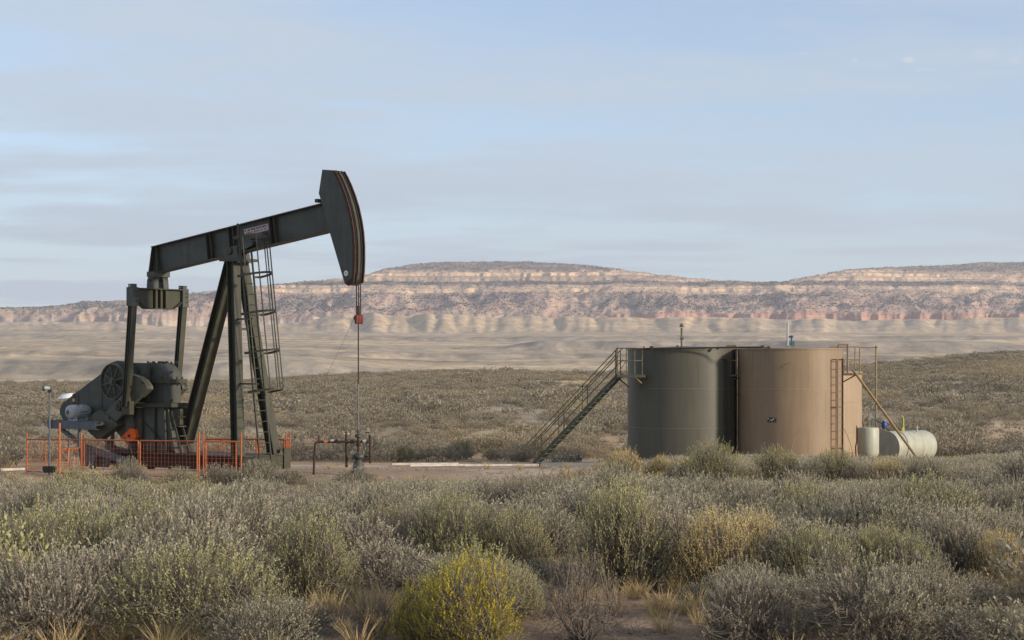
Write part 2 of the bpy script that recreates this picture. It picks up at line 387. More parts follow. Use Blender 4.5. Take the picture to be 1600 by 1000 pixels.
slope = np.zeros_like(Zg); slope[1:] = (Zg[1:]-Zg[:-1])/(rows[1:]-rows[:-1])[:, None]
fc = lerp(fc, (.30, .25, .20), sst(.05, .12, slope)*(1-sst(3600, 4000, Yg))*.6)
fh = sst(4050, 4250, Yg)
fc = lerp(fc, (.52, .385, .235), fh*.85)
st = fbm(Xg/900, Zg/4.0, 44, 4)
fc = lerp(fc, (.42, .33, .25), fh*sst(.45, .6, st)*.6)
col = col*(1-far[..., None])+fc*far[..., None]
M['ground'] = attr_mat('dry_ground', (1.7, 22.0, .09), (.16, .22, .10), .6, 16, .02, [((.05, .018, .05), .28, .75), ((.009, .011, .01), .2, .7)])
g = grid_mesh('ground', Xg, Yg, Zg, col, M['ground']); tag(g, kind='structure')

# ================================================================ MESA
SIL_P = np.array([-1200, -400, 0, 60, 100, 130, 160, 200, 290, 342, 400, 470, 560, 600, 650, 700, 800, 870, 930, 1000, 1080, 1130, 1200, 1222, 1238, 1262, 1320, 1400, 1500, 1540, 1600, 1800, 2600])
SIL_Y = np.array([480, 482, 480, 479, 478, 472, 472, 470, 459, 453, 447, 440, 432, 420, 411, 408, 408, 410, 415, 424, 434, 438, 440.5, 441, 436, 432, 421, 416, 412, 408, 408, 409, 415])
PD = np.array([4900, 5000, 5022, 5700, 5712, 5765, 5776, 5950, 5962, 6030, 6040, 6120, 6128, 6210, 6500, 7400])
PZ = np.array([104, 107, 128, 208, 219, 224, 233, 252, 264, 270, 282, 288, 297, 303, 345, 352])
dm = np.linspace(4860, 7300, 470); km = np.concatenate([np.linspace(-.62, -.30, 60)[:-1], np.linspace(-.30, .30, 940), np.linspace(.30, .62, 60)[1:]])
Ym = dm[:, None]*np.ones_like(km)[None, :]; Xm = km[None, :]*dm[:, None]; U = km[None, :]*5500+0*Ym
pxm = 800+F*km[None, :]+0*Ym
warp = (fbm(U/70, Ym/260, 70, 3)-.5)*.9
gul = ridged(U/300+warp*.6, Ym/1700, 71, 4, .55)
gul2 = ridged(U/85+warp, Ym/600, 73, 4, .55)
big = fbm(U/900, Ym*0+.5, 72, 3)-.5
Dp = Ym+(gul-.62)*(80+275*(1-sst(5400, 5700, Ym)))+(gul2-.6)*(13+96*(1-sst(5400, 5650, Ym)))-big*200-(fbm(U/22, Ym/90, 75, 3)-.5)*(16+20*(1-sst(5400, 5650, Ym)))
red = sst(900, 1000, pxm)*.85+.15
PZ0 = PZ.copy(); Zm = np.interp(Dp, PD, PZ0)
Zl = np.interp(Dp, [4900, 5000, 5700], [104, 107, 208])
Zm = np.where(Zm < 215, Zm*red+Zl*(1-red), Zm)
fz = sst(.44, .60, fbm(U/190, Ym/500+4, 83, 4))
Zl2 = np.interp(Dp, [5000, 5022, 6500], [107, 128, 345]); Zm = Zm*(1-.75*fz)+np.minimum(Zl2, 345)*.75*fz
# silhouette ceiling
ratio = (PZ-EYE)/PD; rr = (HOR-np.interp(pxm[0], SIL_P, SIL_Y))/F
ztop = np.interp(rr, np.linspace(ratio[1], ratio[14], 4000), np.interp(np.linspace(ratio[1], ratio[14], 4000), np.maximum.accumulate(ratio[1:15]), PZ[1:15]))
zt = ztop[None, :]+0*Ym
zlow = EYE+rr*5250
zt = np.where(rr[None, :] < ratio[2]+.002, zlow[None, :], zt)
Zm = np.where(Zm > zt-10, zt-10+10*(1-np.exp(-(np.maximum(Zm-zt+10, 0))/10)), Zm)
Zm = Zm+(fbm(U/40, Ym/60, 76, 4)-.5)*9*sst(4980, 5100, Dp)
Zm = Zm+(fbm(U/9, Ym/14, 78, 2)-.5)*3.0
Zm = Zm-70*(1-sst(4860, 4990, Ym+(fbm(U/60, Ym*0, 79, 3)-.5)*60))
slm = np.zeros_like(Zm); slm[1:] = (Zm[1:]-Zm[:-1])/(dm[1]-dm[0])
zn = Zm+(fbm(U/160, Ym/400, 80, 4)-.5)*16
c = np.ones(Xm.shape+(3,))*np.array([.42, .28, .205])                       # pinkish talus
c = lerp(c, (.47, .35, .25), sst(.45, .65, fbm(U/50, Zm/9, 81, 4))*.8)
veg = sst(.46, .60, fbm(U/110+warp*.5, Ym/160, 82, 5))
bandv = np.maximum(np.maximum(sst(134, 150, zn)*(1-sst(196, 210, zn))*.75, sst(229, 234, zn)*(1-sst(246, 252, zn))), sst(288, 294, zn))
c = lerp(c, (.17, .155, .135), veg*bandv*.75)
c = lerp(c, (.22, .20, .155), sst(292, 305, zn)*.6)
c = lerp(c, (.20, .18, .145), sst(231, 235, zn)*(1-sst(244, 250, zn))*.6)
lay = fbm(U/900+1, Zm/5.5, 84, 4)
cb_ = .6+.4*sst(.36, .52, fbm(U/190, zn/14, 85, 4))
cliff = cb_*np.maximum(sst(200, 208, zn)*(1-sst(228, 233, zn)), sst(248, 253, zn)*(1-sst(284, 291, zn)))*sst(.08, .3, slm+.12)
cc = lerp(np.ones(Xm.shape+(3,))*np.array([.74, .52, .32]), (.45, .33, .23), sst(.42, .6, lay))
c = c*(1-cliff[..., None])+cc*cliff[..., None]
rc = (1-sst(128, 134, zn))*sst(106, 110, Zm)*sst(880, 980, pxm)*sst(.05, .25, slm)
c = lerp(c, (.42, .225, .16), rc*.85)
c = lerp(c, (.46, .37, .28), (1-sst(106, 112, Zm)))
leftf = 1-sst(120, 500, pxm); c = lerp(c, (.44, .34, .25), leftf*.35)
M['mesa'] = attr_mat('layered_sandstone', (.02, .14), (.12, .18), .7, .12, 3.0, [((.006, .006, .30), .13, .6)])
mo = grid_mesh('mesa', Xm, Ym, Zm, c, M['mesa']); tag(mo, kind='structure')

# ================================================================ instanced ground cover helper (only for uncountable stuff)
def instancer(name, pts, scl, rot, idx, protos, label=None, cat=None):
    me = bpy.data.meshes.new(name); me.vertices.add(len(pts)); me.vertices.foreach_set('co', np.asarray(pts, np.float32).ravel())
    a = me.attributes.new('scl', 'FLOAT_VECTOR', 'POINT'); a.data.foreach_set('vector', np.asarray(scl, np.float32).ravel())
    a = me.attributes.new('rot', 'FLOAT_VECTOR', 'POINT'); a.data.foreach_set('vector', np.asarray(rot, np.float32).ravel())
    a = me.attributes.new('idx', 'INT', 'POINT'); a.data.foreach_set('value', np.asarray(idx, np.int32))
    me.update(); o = bpy.data.objects.new(name, me); C.objects.link(o)
    col = bpy.data.collections.new(name+'_kinds')
    for i, p in enumerate(protos):
        q = bpy.data.objects.new('%s_kind_%02d' % (name, i), p); col.objects.link(q)
    ng = bpy.data.node_groups.new(name, 'GeometryNodeTree')
    ng.interface.new_socket('Geometry', in_out='INPUT', socket_type='NodeSocketGeometry'); ng.interface.new_socket('Geometry', in_out='OUTPUT', socket_type='NodeSocketGeometry')
    n = ng.nodes; l = ng.links; gi = n.new('NodeGroupInput'); go = n.new('NodeGroupOutput')
    iop = n.new('GeometryNodeInstanceOnPoints'); ci = n.new('GeometryNodeCollectionInfo'); ci.inputs[0].default_value = col
    ci.inputs['Separate Children'].default_value = True; ci.inputs['Reset Children'].default_value = True
    def at(nm, dt):
        x = n.new('GeometryNodeInputNamedAttribute'); x.data_type = dt; x.inputs[0].default_value = nm; return x.outputs[0]
    l.new(gi.outputs[0], iop.inputs['Points']); l.new(ci.outputs[0], iop.inputs['Instance']); iop.inputs['Pick Instance'].default_value = True
    l.new(at('idx', 'INT'), iop.inputs['Instance Index']); l.new(at('scl', 'FLOAT_VECTOR'), iop.inputs['Scale'])
    e2r = n.new('FunctionNodeEulerToRotation'); l.new(at('rot', 'FLOAT_VECTOR'), e2r.inputs[0]); l.new(e2r.outputs[0], iop.inputs['Rotation'])
    l.new(iop.outputs[0], go.inputs[0])
    md = o.modifiers.new('scatter', 'NODES'); md.node_group = ng
    tag(o, label, cat, kind='stuff'); return o

# ================================================================ plants
def leaf_mat(name, ramp, tipcol, patch=None, trans=.32, woodvar=False):
    m = bpy.data.materials.new(name); m.use_nodes = True
    t = m.node_tree; n = t.nodes; l = t.links; n.clear()
    oi = n.new('ShaderNodeObjectInfo'); rp = n.new('ShaderNodeValToRGB'); l.new(oi.outputs['Random'], rp.inputs[0])
    els = rp.color_ramp.elements
    for i, (p, c) in enumerate(ramp):
        e = els[i] if i < 2 else els.new(p)
        e.position = p; e.color = (*c, 1)
    out = rp.outputs[0]
    if patch:
        nz = n.new('ShaderNodeTexNoise'); nz.inputs['Scale'].default_value = patch[0]; nz.inputs['Detail'].default_value = 3
        mp = n.new('ShaderNodeMapping'); mp.inputs['Scale'].default_value = (1, .35, 1)
        l.new(oi.outputs['Location'], mp.inputs[0]); l.new(mp.outputs[0], nz.inputs['Vector'])
        mr = n.new('ShaderNodeMapRange'); mr.inputs[1].default_value = .50; mr.inputs[2].default_value = .68; mr.inputs[4].default_value = patch[2]; l.new(nz.outputs['Fac'], mr.inputs[0])
        mm = n.new('ShaderNodeMix'); mm.data_type = 'RGBA'; l.new(mr.outputs[0], mm.inputs[0]); l.new(out, mm.inputs[6]); mm.inputs[7].default_value = (*patch[1], 1); out = mm.outputs[2]
    at = n.new('ShaderNodeAttribute'); at.attribute_name = 'tip'
    mm = n.new('ShaderNodeMix'); mm.data_type = 'RGBA'; l.new(at.outputs['Fac'], mm.inputs[0]); l.new(out, mm.inputs[6]); mm.inputs[7].default_value = (*tipcol, 1)
    d = n.new('ShaderNodeBsdfDiffuse'); tr = n.new('ShaderNodeBsdfTranslucent'); l.new(mm.outputs[2], d.inputs[0]); l.new(mm.outputs[2], tr.inputs[0])
    ms = n.new('ShaderNodeMixShader'); ms.inputs[0].default_value = trans; l.new(d.outputs[0], ms.inputs[1]); l.new(tr.outputs[0], ms.inputs[2])
    o = n.new('ShaderNodeOutputMaterial'); l.new(ms.outputs[0], o.inputs[0]); return m
M['sage'] = leaf_mat('sagebrush_leaves', [(0, (.26, .225, .16)), (1, (.32, .27, .195)), (.30, (.26, .24, .15)), (.55, (.185, .16, .125)), (.78, (.29, .24, .175))], (.55, .495, .365))  # woody interior tones; pale tips also paint in lit bush tops
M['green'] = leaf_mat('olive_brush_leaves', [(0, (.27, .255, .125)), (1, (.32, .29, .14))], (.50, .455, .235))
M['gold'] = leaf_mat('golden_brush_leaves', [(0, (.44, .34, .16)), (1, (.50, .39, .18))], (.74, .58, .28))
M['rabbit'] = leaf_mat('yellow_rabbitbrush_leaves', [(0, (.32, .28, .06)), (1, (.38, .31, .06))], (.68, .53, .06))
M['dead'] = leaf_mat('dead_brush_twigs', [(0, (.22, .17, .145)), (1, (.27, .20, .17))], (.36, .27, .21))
M['field'] = leaf_mat('distant_sagebrush_leaves', [(0, (.12, .105, .082)), (1, (.24, .20, .15)), (.5, (.165, .145, .112))], (.50, .43, .31), patch=(.045, (.42, .32, .18), .7))  # dark base and pale top colours stand in for shade on the mounds
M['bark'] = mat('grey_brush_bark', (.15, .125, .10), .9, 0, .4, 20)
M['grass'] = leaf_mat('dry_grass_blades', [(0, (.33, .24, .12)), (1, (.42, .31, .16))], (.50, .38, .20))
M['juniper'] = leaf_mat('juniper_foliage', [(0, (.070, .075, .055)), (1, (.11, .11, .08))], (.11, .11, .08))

def mesh_from(name, V, Q, T, tip, mi_q, mi_t, mats):
    me = bpy.data.meshes.new(name); V = np.asarray(V, np.float32)
    me.vertices.add(len(V)); me.vertices.foreach_set('co', V.ravel())
    nq, ntr = len(Q), len(T)
    loops = np.concatenate([np.asarray(Q, np.int32).reshape(-1), np.asarray(T, np.int32).reshape(-1)])
    me.loops.add(len(loops)); me.loops.foreach_set('vertex_index', loops)
    me.polygons.add(nq+ntr); me.polygons.foreach_set('loop_start', np.concatenate([np.arange(nq)*4, nq*4+np.arange(ntr)*3]).astype(np.int32))
    me.polygons.foreach_set('material_index', np.concatenate([mi_q, mi_t]).astype(np.int32))
    me.update(calc_edges=True)
    a = me.attributes.new('tip', 'FLOAT', 'POINT'); a.data.foreach_set('value', np.asarray(tip, np.float32))
    for m in mats: me.materials.append(m)
    return me
def nrm(a): return a/np.maximum(np.linalg.norm(a, axis=-1, keepdims=True), 1e-9)
def bush(name, seed, lm, R=.6, H=.62, ntip=620, nleaf=9, ll=.026, lw=.0065, spike=.10, up=.75, stems=9, twig=True, lobes=.35, inner=.35, tall=False, bark=None):
    r = np.random.default_rng(seed)
    ph = r.uniform(0, 2*PI, ntip); cz = r.uniform(.02, 1, ntip)**(.8)
    el = np.arcsin(cz); d = np.stack([np.cos(ph)*np.cos(el), np.sin(ph)*np.cos(el), np.sin(el)], 1)
    # lobed outline: several clump centres
    nl = 8; la = nrm(r.normal(size=(nl, 3))*np.array([1, 1, .6])+np.array([0, 0, .35])); lh = r.uniform(.55, 1.15, nl)
    w = np.exp(7*(d@la.T-1)); rad = (w*lh).sum(1)/w.sum(1)
    rad = (1-lobes)+lobes*rad/rad.mean()
    sh = np.where(r.uniform(size=ntip) < inner, r.uniform(.35, .85, ntip), r.uniform(.82, 1.06, ntip))
    P = d*np.array([R, R, H])*(rad*sh)[:, None]; P[:, 2] += .03
    P += r.normal(size=P.shape)*.018*R/.6
    sd = nrm(d*(1-up)+np.array([0, 0, up])+r.normal(size=P.shape)*.22)
    sl_ = spike*r.uniform(.6, 1.35, ntip)*np.where(r.uniform(size=ntip) < .10, r.uniform(1.3, 2.0, ntip), 1)
    V = []; Q = []; tip = []; 
    # leaves
    t = (np.arange(nleaf)+.5)/nleaf
    tt = (t[None, :]+r.uniform(-.05, .05, (ntip, nleaf)))
    base = P[:, None, :]+sd[:, None, :]*(sl_[:, None]*tt)[..., None]
    a = nrm(np.cross(sd, r.normal(size=sd.shape))); b = np.cross(sd, a)
    az = r.uniform(0, 2*PI, (ntip, nleaf))
    radv = a[:, None, :]*np.cos(az)[..., None]+b[:, None, :]*np.sin(az)[..., None]
    ld = nrm(sd[:, None, :]*.85+radv*(.75-.35*tt)[..., None])
    side = nrm(np.cross(ld, radv)+r.normal(size=ld.shape)*.3)
    Ls = ll*r.uniform(.7, 1.3, (ntip, nleaf))[..., None]; Ws = lw*r.uniform(.8, 1.25, (ntip, nleaf))[..., None]
    q = np.stack([base, base+ld*Ls*.55+side*Ws, base+ld*Ls, base+ld*Ls*.55-side*Ws], 2)
    V.append(q.reshape(-1, 3)); nv = q.size//3
    Q.append(np.arange(nv).reshape(-1, 4)); mq = [np.zeros(nv//4)]
    tip_shade = np.clip((tt*.6+r.uniform(-.2, .35, (ntip, 1)))*sst(.3, 1.0, sh*cz+.25)[:, None], 0, 1); tip.append(np.repeat(tip_shade.reshape(-1), 4))  # paler twig tips, plus shaded interior and bright crown painted into the colour
    off = nv
    # twigs from an inner point to each spike top
    if stems:
        sa = r.uniform(0, 2*PI, stems); sr = r.uniform(.35, .75, stems)
        ends = np.stack([np.cos(sa)*R*sr, np.sin(sa)*R*sr, H*r.uniform(.35, .65, stems)], 1)
        rbase = R*.022+.008
        allp = []
        for i in range(stems):
            e = ends[i]; p0 = np.array([math.cos(sa[i])*.04, math.sin(sa[i])*.04, -.05]); mid_ = e*.5+np.array([0, 0, -H*.07])+r.normal(size=3)*.03
            pts = [p0, p0*.5+mid_*.5+r.normal(size=3)*.02, mid_, (mid_+e)/2+r.normal(size=3)*.02, e]; rr_ = [rbase, rbase*.8, rbase*.62, rbase*.45, rbase*.25]
            allp += pts[2:]
            ring = []
            for p, q_ in zip(pts, rr_):
                dd = nrm((e-p0)); aa = nrm(np.cross(dd, [.3, .7, .2])); bb = np.cross(dd, aa)
                ring.append([p+(aa*math.cos(k*PI/2)+bb*math.sin(k*PI/2))*q_ for k in range(4)])
            ring = np.array(ring).reshape(-1, 3); V.append(ring); qq = []
            for s_ in range(4):
                for k in range(4): qq.append([off+s_*4+k, off+s_*4+(k+1) % 4, off+s_*4+4+(k+1) % 4, off+s_*4+4+k])
            Q.append(np.array(qq)); mq.append(np.ones(len(qq))); tip.append(np.zeros(len(ring))); off += len(ring)
        if twig:
            ap = np.array(allp); dist = np.linalg.norm(P[:, None]-ap[None], axis=2)+r.uniform(0, .15, (ntip, len(ap))); j = dist.argmin(1); st_ = ap[j]+(P-ap[j])*r.uniform(0, .35, (ntip, 1))+r.normal(size=P.shape)*.035*R/.6
            md = (st_+P)/2+r.normal(size=P.shape)*.02+np.array([0, 0, -.02]); en = P+sd*sl_[:, None]*.6
            sd2 = nrm(np.cross(en-st_, r.normal(size=P.shape))); wq = .0042*R/.6
            q = np.stack([st_-sd2*wq, st_+sd2*wq, md+sd2*wq*.8, md-sd2*wq*.8, md-sd2*wq*.8, md+sd2*wq*.8, en+sd2*wq*.3, en-sd2*wq*.3], 1).reshape(-1, 3)
            V.append(q); n_ = len(q); Q.append(off+np.arange(n_).reshape(-1, 4)); mq.append(np.ones(n_//4)); tip.append(np.zeros(n_)); off += n_
            nd = 60; k2 = r.integers(0, ntip, nd); st2 = st_[k2]; en2 = st2+(P[k2]-st2)*r.uniform(1.1, 1.5, nd)[:, None]+r.normal(size=(nd, 3))*.04; md2 = (st2+en2)/2+r.normal(size=(nd, 3))*.03
            en2[:, 2] = np.maximum(en2[:, 2], .03); sd3 = nrm(np.cross(en2-st2, r.normal(size=(nd, 3)))); w2 = wq*1.1
            q = np.stack([st2-sd3*w2, st2+sd3*w2, md2+sd3*w2*.7, md2-sd3*w2*.7, md2-sd3*w2*.7, md2+sd3*w2*.7, en2+sd3*w2*.3, en2-sd3*w2*.3], 1).reshape(-1, 3)
            V.append(q); n_ = len(q); Q.append(off+np.arange(n_).reshape(-1, 4)); mq.append(np.ones(n_//4)); tip.append(np.zeros(n_)); off += n_
    return mesh_from(name, np.concatenate(V), np.concatenate(Q), np.zeros((0, 3), int), np.concatenate(tip), np.concatenate(mq), np.zeros(0), [lm, bark or M['bark']])
def tuft(name, seed, lm, n=70, h=.3, r0=.05, spread=.5, w=.004):
    r = np.random.default_rng(seed); az = r.uniform(0, 2*PI, n); rr_ = r0*np.sqrt(r.uniform(0, 1, n)); p = np.stack([np.cos(az)*rr_, np.sin(az)*rr_, np.zeros(n)-.01], 1)
    d = nrm(np.stack([np.cos(az)*spread*r.uniform(.2, 1.2, n), np.sin(az)*spread*r.uniform(.2, 1.2, n), np.ones(n)], 1)+r.normal(size=(n, 3))*.12)
    Lh = h*r.uniform(.5, 1.15, n)[:, None]; sd = nrm(np.cross(d, r.normal(size=d.shape))); m_ = p+d*Lh*.55; e = p+d*Lh+np.stack([np.cos(az), np.sin(az), -.5*np.ones(n)], 1)*Lh*.12
    V = np.stack([p-sd*w, p+sd*w, m_+sd*w*.8, m_-sd*w*.8, m_-sd*w*.8, m_+sd*w*.8, e+sd*w*.15, e-sd*w*.15], 1).reshape(-1, 3)
    return mesh_from(name, V, np.arange(len(V)).reshape(-1, 4), np.zeros((0, 3), int), np.tile([0, 0, .5, .5, .5, .5, 1, 1], n), np.zeros(len(V)//4), np.zeros(0), [lm])

HI = dict(ntip=1000, nleaf=9, ll=.022, lw=.0062, spike=.075)
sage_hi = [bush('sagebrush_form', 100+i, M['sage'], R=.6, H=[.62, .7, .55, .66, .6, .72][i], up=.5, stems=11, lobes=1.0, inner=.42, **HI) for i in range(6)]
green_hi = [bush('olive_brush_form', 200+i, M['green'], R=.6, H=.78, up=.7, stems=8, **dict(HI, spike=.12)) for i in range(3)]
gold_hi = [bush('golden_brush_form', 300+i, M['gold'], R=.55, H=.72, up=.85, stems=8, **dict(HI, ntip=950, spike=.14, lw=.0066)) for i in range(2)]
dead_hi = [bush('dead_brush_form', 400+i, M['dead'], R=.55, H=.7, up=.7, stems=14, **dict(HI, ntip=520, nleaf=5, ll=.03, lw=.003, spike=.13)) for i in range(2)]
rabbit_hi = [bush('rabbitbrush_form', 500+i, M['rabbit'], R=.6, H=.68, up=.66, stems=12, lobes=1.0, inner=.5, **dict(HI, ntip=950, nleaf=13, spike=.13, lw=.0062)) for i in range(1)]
sage_md = [bush('sage_mid', 600+i, M['sage'], R=.6, H=[.58, .66, .5, .62][i], ntip=240, nleaf=6, ll=.05, lw=.012, spike=.12, up=.6, stems=6, twig=False) for i in range(4)]
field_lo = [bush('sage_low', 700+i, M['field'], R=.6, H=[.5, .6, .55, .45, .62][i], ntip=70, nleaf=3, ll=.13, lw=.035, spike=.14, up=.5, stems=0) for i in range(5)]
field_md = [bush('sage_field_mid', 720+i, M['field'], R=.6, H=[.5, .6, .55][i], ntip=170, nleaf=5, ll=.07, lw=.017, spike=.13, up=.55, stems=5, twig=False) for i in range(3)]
grass_p = [tuft('grass_tuft', 800+i, M['grass'], 60, .22+.05*i) for i in range(3)]
SP = {'sage': sage_hi, 'green': green_hi, 'gold': gold_hi, 'dead': dead_hi, 'rabbit': rabbit_hi}

# hero plants: kind, px centre, py of the foot, width px, height px, name, label
HERO = [
 ('rabbit', 740, 1012, 190, 116, 'rabbitbrush', 'bright yellow rabbitbrush at the front edge, the most vivid bush in the picture'),
 ('rabbit', 655, 1006, 140, 80, 'rabbitbrush', 'smaller paler yellow rabbitbrush touching the left side of the vivid yellow one'),
 ('green', 305, 1008, 290, 168, 'olive_brush', 'wide olive green brush with dark open stems, front row left'),
 ('green', 478, 948, 165, 145, 'olive_brush', 'yellow-green brush left of the bare soil patch, right behind the widest olive brush'),
 ('green', 705, 900, 150, 128, 'olive_brush', 'olive brush straight behind the vivid yellow rabbitbrush'),
 ('green', 815, 902, 120, 105, 'olive_brush', 'olive brush just right of the one behind the yellow rabbitbrush'),
 ('green', 965, 925, 175, 170, 'olive_brush', 'tall olive brush with a bare forked stem left of the golden brush'),
 ('dead', 912, 1004, 150, 148, 'dead_brush', 'leafless pinkish grey brush right of the yellow rabbitbrush'),
 ('gold', 1120, 930, 150, 135, 'golden_brush', 'large golden brush with wheat coloured tips below the green tank'),
 ('gold', 1180, 900, 110, 105, 'golden_brush', 'golden brush standing just behind right of the largest golden brush'),
 ('green', 1390, 925, 150, 112, 'olive_brush', 'pale green rounded brush below the tan tank in the second row'),
 ('green', 1275, 935, 150, 120, 'olive_brush', 'olive brush between the largest golden brush and the pale green rounded one'),
 ('gold', 1565, 920, 100, 95, 'golden_brush', 'golden olive brush at the right edge of the picture'),
 ('sage', 1370, 1016, 270, 135, 'sagebrush', 'broad grey sagebrush with bare dark stems in the front right corner'),
 ('sage', 1170, 1010, 200, 110, 'sagebrush', 'grey-green sagebrush front row, left of the broad one in the right corner'),
 ('sage', 90, 1010, 230, 130, 'sagebrush', 'silvery sagebrush in the front left corner'),
 ('dead', 590, 1000, 100, 80, 'dead_brush', 'small dark dead brush in the bare soil left of the yellow rabbitbrush'),
 ('green', 630, 722, 46, 28, 'olive_brush', 'small round green brush on the far edge of the gravel pad'),
 ('green', 722, 718, 52, 32, 'olive_brush', 'dark green brush on the far edge of the pad, left of the small gold tuft'),
 ('gold', 768, 719, 30, 20, 'golden_brush', 'small golden round tuft on the far edge of the pad'),
 ('gold', 815, 721, 46, 14, 'golden_brush', 'low yellow green growth at the foot of the stairway'),
 ('gold', 975, 750, 74, 50, 'golden_brush', 'golden brush in front of the left foot of the green tank'),
 ('gold', 1028, 748, 44, 38, 'golden_brush', 'small bright golden tuft in front of the green tank'),
 ('green', 1112, 762, 112, 70, 'olive_brush', 'green topped brush covering the gap between green and tan tank'),
 ('green', 1216, 759, 90, 60, 'olive_brush', 'green topped brush in front of the tan tank below its plate'),
 ('green', 1302, 760, 90, 58, 'olive_brush', 'green topped brush in front of the tan tank ladder'),
 ('gold', 1388, 761, 76, 44, 'golden_brush', 'low gold green brush in front of the horizontal tank'),
 ('sage', 1068, 760, 66, 42, 'sagebrush', 'grey sagebrush just left of the widest green topped brush before the tanks'),
 ('sage', 1165, 761, 64, 44, 'sagebrush', 'grey sagebrush between the two green topped brushes before the tan tank'),
 ('sage', 1260, 762, 62, 42, 'sagebrush', 'grey sagebrush in front of the tan tank, left of its ladder'),
 ('sage', 1345, 762, 64, 44, 'sagebrush', 'grey sagebrush in front of the upright vessel'),
 ('sage', 1445, 762, 84, 46, 'sagebrush', 'grey sagebrush in front of the right end of the horizontal tank'),
 ('sage', 205, 762, 66, 44, 'sagebrush', 'pale sagebrush standing against the orange fence below the crank'),
 ('sage', 345, 764, 84, 36, 'sagebrush', 'pale sagebrush against the short orange fence panel left of the near pump leg'),
 ('sage', 285, 766, 76, 34, 'sagebrush', 'pale sagebrush below the tall orange post at the rear pump leg'),
 ('sage', 452, 766, 70, 34, 'sagebrush', 'pale sagebrush just right of the pump ladder foot'),
 ('sage', 560, 762, 84, 30, 'sagebrush', 'grey sagebrush hiding the foot of the wellhead'),
 ('sage', 400, 765, 90, 42, 'sagebrush', 'pale sagebrush at the foot of the pump ladder'),
]
hero_pos = []
protos_used = {}
def place_plant(kind, x, y, sx, sz, name, label, group=None, form=None, rz=None):
    ms = SP[kind]; me = ms[form if form is not None else random.randrange(len(ms))]
    o = bpy.data.objects.new(name, me); C.objects.link(o)
    o.location = (x, y, gz(x, y)-.01); o.rotation_euler = (random.uniform(-.13, .13), random.uniform(-.13, .13), rz if rz is not None else random.uniform(0, 6.28)); o.scale = (sx, sx*random.uniform(.85, 1.1), sz)
    tag(o, label, {'rabbit': 'rabbitbrush', 'sage': 'sagebrush'}.get(kind, 'shrub'), group); return o
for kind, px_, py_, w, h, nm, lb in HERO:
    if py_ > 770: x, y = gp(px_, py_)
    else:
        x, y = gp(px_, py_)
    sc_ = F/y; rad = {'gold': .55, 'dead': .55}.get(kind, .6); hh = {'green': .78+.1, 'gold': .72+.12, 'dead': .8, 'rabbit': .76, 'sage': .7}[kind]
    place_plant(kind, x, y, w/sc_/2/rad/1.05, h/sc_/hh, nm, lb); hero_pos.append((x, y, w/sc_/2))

# the stand of sagebrush: jittered cells; the 300 that show largest are things, the rest one mass
def cells(y0, y1, kmax, cell0, cell_k):
    pts = []; y = y0
    while y < y1:
        cs = cell0+cell_k*y; half = kmax*y+1.0; n_ = int(2*half/cs)
        for i in range(n_):
            pts.append((-half+(i+.5)*cs+random.uniform(-.45, .45)*cs, y+random.uniform(-.45, .45)*cs))
        y += cs*.9
    return np.array(pts)
P0 = cells(15.4, 84, .34, 1.20, -.0105) if False else np.concatenate([cells(15.4, 46, .34, 1.22, -.0115), cells(46, 84, .34, .78, 0)])
pm = pad_mask(P0[:, 0], P0[:, 1]); bm = bare_mask(P0[:, 0], P0[:, 1])
pxq = 800+F*P0[:, 0]/P0[:, 1]
keep = (pm < .35) & (bm < .3) & ~((P0[:, 1] < 18.2) & (((pxq > 480) & (pxq < 610)) | ((pxq > 985) & (pxq < 1095))))
P0 = P0[keep]
ok = np.ones(len(P0), bool)
HTOP = np.full(len(P0), 0.0)     # highest allowed picture row of a bush standing in front of a described one
pxc = 800+F*P0[:, 0]/P0[:, 1]
for (kind, hx, hy, hw_, hh_, *_), (hx_, hy_, hr_) in zip(HERO, hero_pos):
    inn = (np.abs(pxc-hx) < hw_*.5+.3*F/P0[:, 1]) & (P0[:, 1] < hy_)
    HTOP = np.where(inn, np.maximum(HTOP, hy-hh_*.38), HTOP)
for x, y, r_ in hero_pos: ok &= ~(((P0[:, 0]-x)/(r_*.85))**2+((P0[:, 1]-y)/(r_*.85))**2 < 1)
HTOP = HTOP[ok]; P0 = P0[ok]
siz = np.clip(.45+RNG.gamma(3.2, .16, len(P0)), .5, 1.45)*np.interp(P0[:, 1], [17, 46, 84], [1.02, .74, .80])*np.where(RNG.uniform(size=len(P0)) < .12, 1.25, 1)
hf = RNG.uniform(.8, 1.25, len(P0))
pxb = 800+F*P0[:, 0]/P0[:, 1]
lim = np.interp(pxb, [-200, 0, 100, 180, 205, 240, 330, 350, 420, 470, 540, 600, 700, 900, 950, 1120, 1300, 1480, 1600, 1900], [742, 742, 748, 740, 722, 738, 745, 728, 732, 742, 732, 742, 745, 748, 716, 706, 708, 712, 700, 696])
lim = np.maximum(lim, HTOP)
alw = EYE-(lim-HOR)*P0[:, 1]/F-ground_z(P0[:, 0], P0[:, 1])+RNG.uniform(-.12, .05, len(P0))
lim = np.where(P0[:, 1] < 17.3, np.maximum(lim, 885+RNG.uniform(0, 60, len(P0))), lim)
alw = EYE-(lim-HOR)*P0[:, 1]/F-ground_z(P0[:, 0], P0[:, 1])+RNG.uniform(-.10, .05, len(P0))
full = siz*hf*.74
shr = np.clip(alw/full, 0, 1); gone = (shr < .32)
hf = hf*np.maximum(shr, .3); siz = siz*np.clip(shr*1.5, .5, 1)
P0 = P0[~gone]; siz = siz[~gone]; hf = hf[~gone]
inf = (np.abs(P0[:, 0]/P0[:, 1]) < .272)
app = np.where(inf, siz/P0[:, 1], 0); order = np.argsort(-app)
nth = 262; things = order[:nth]; rest = order[nth:]
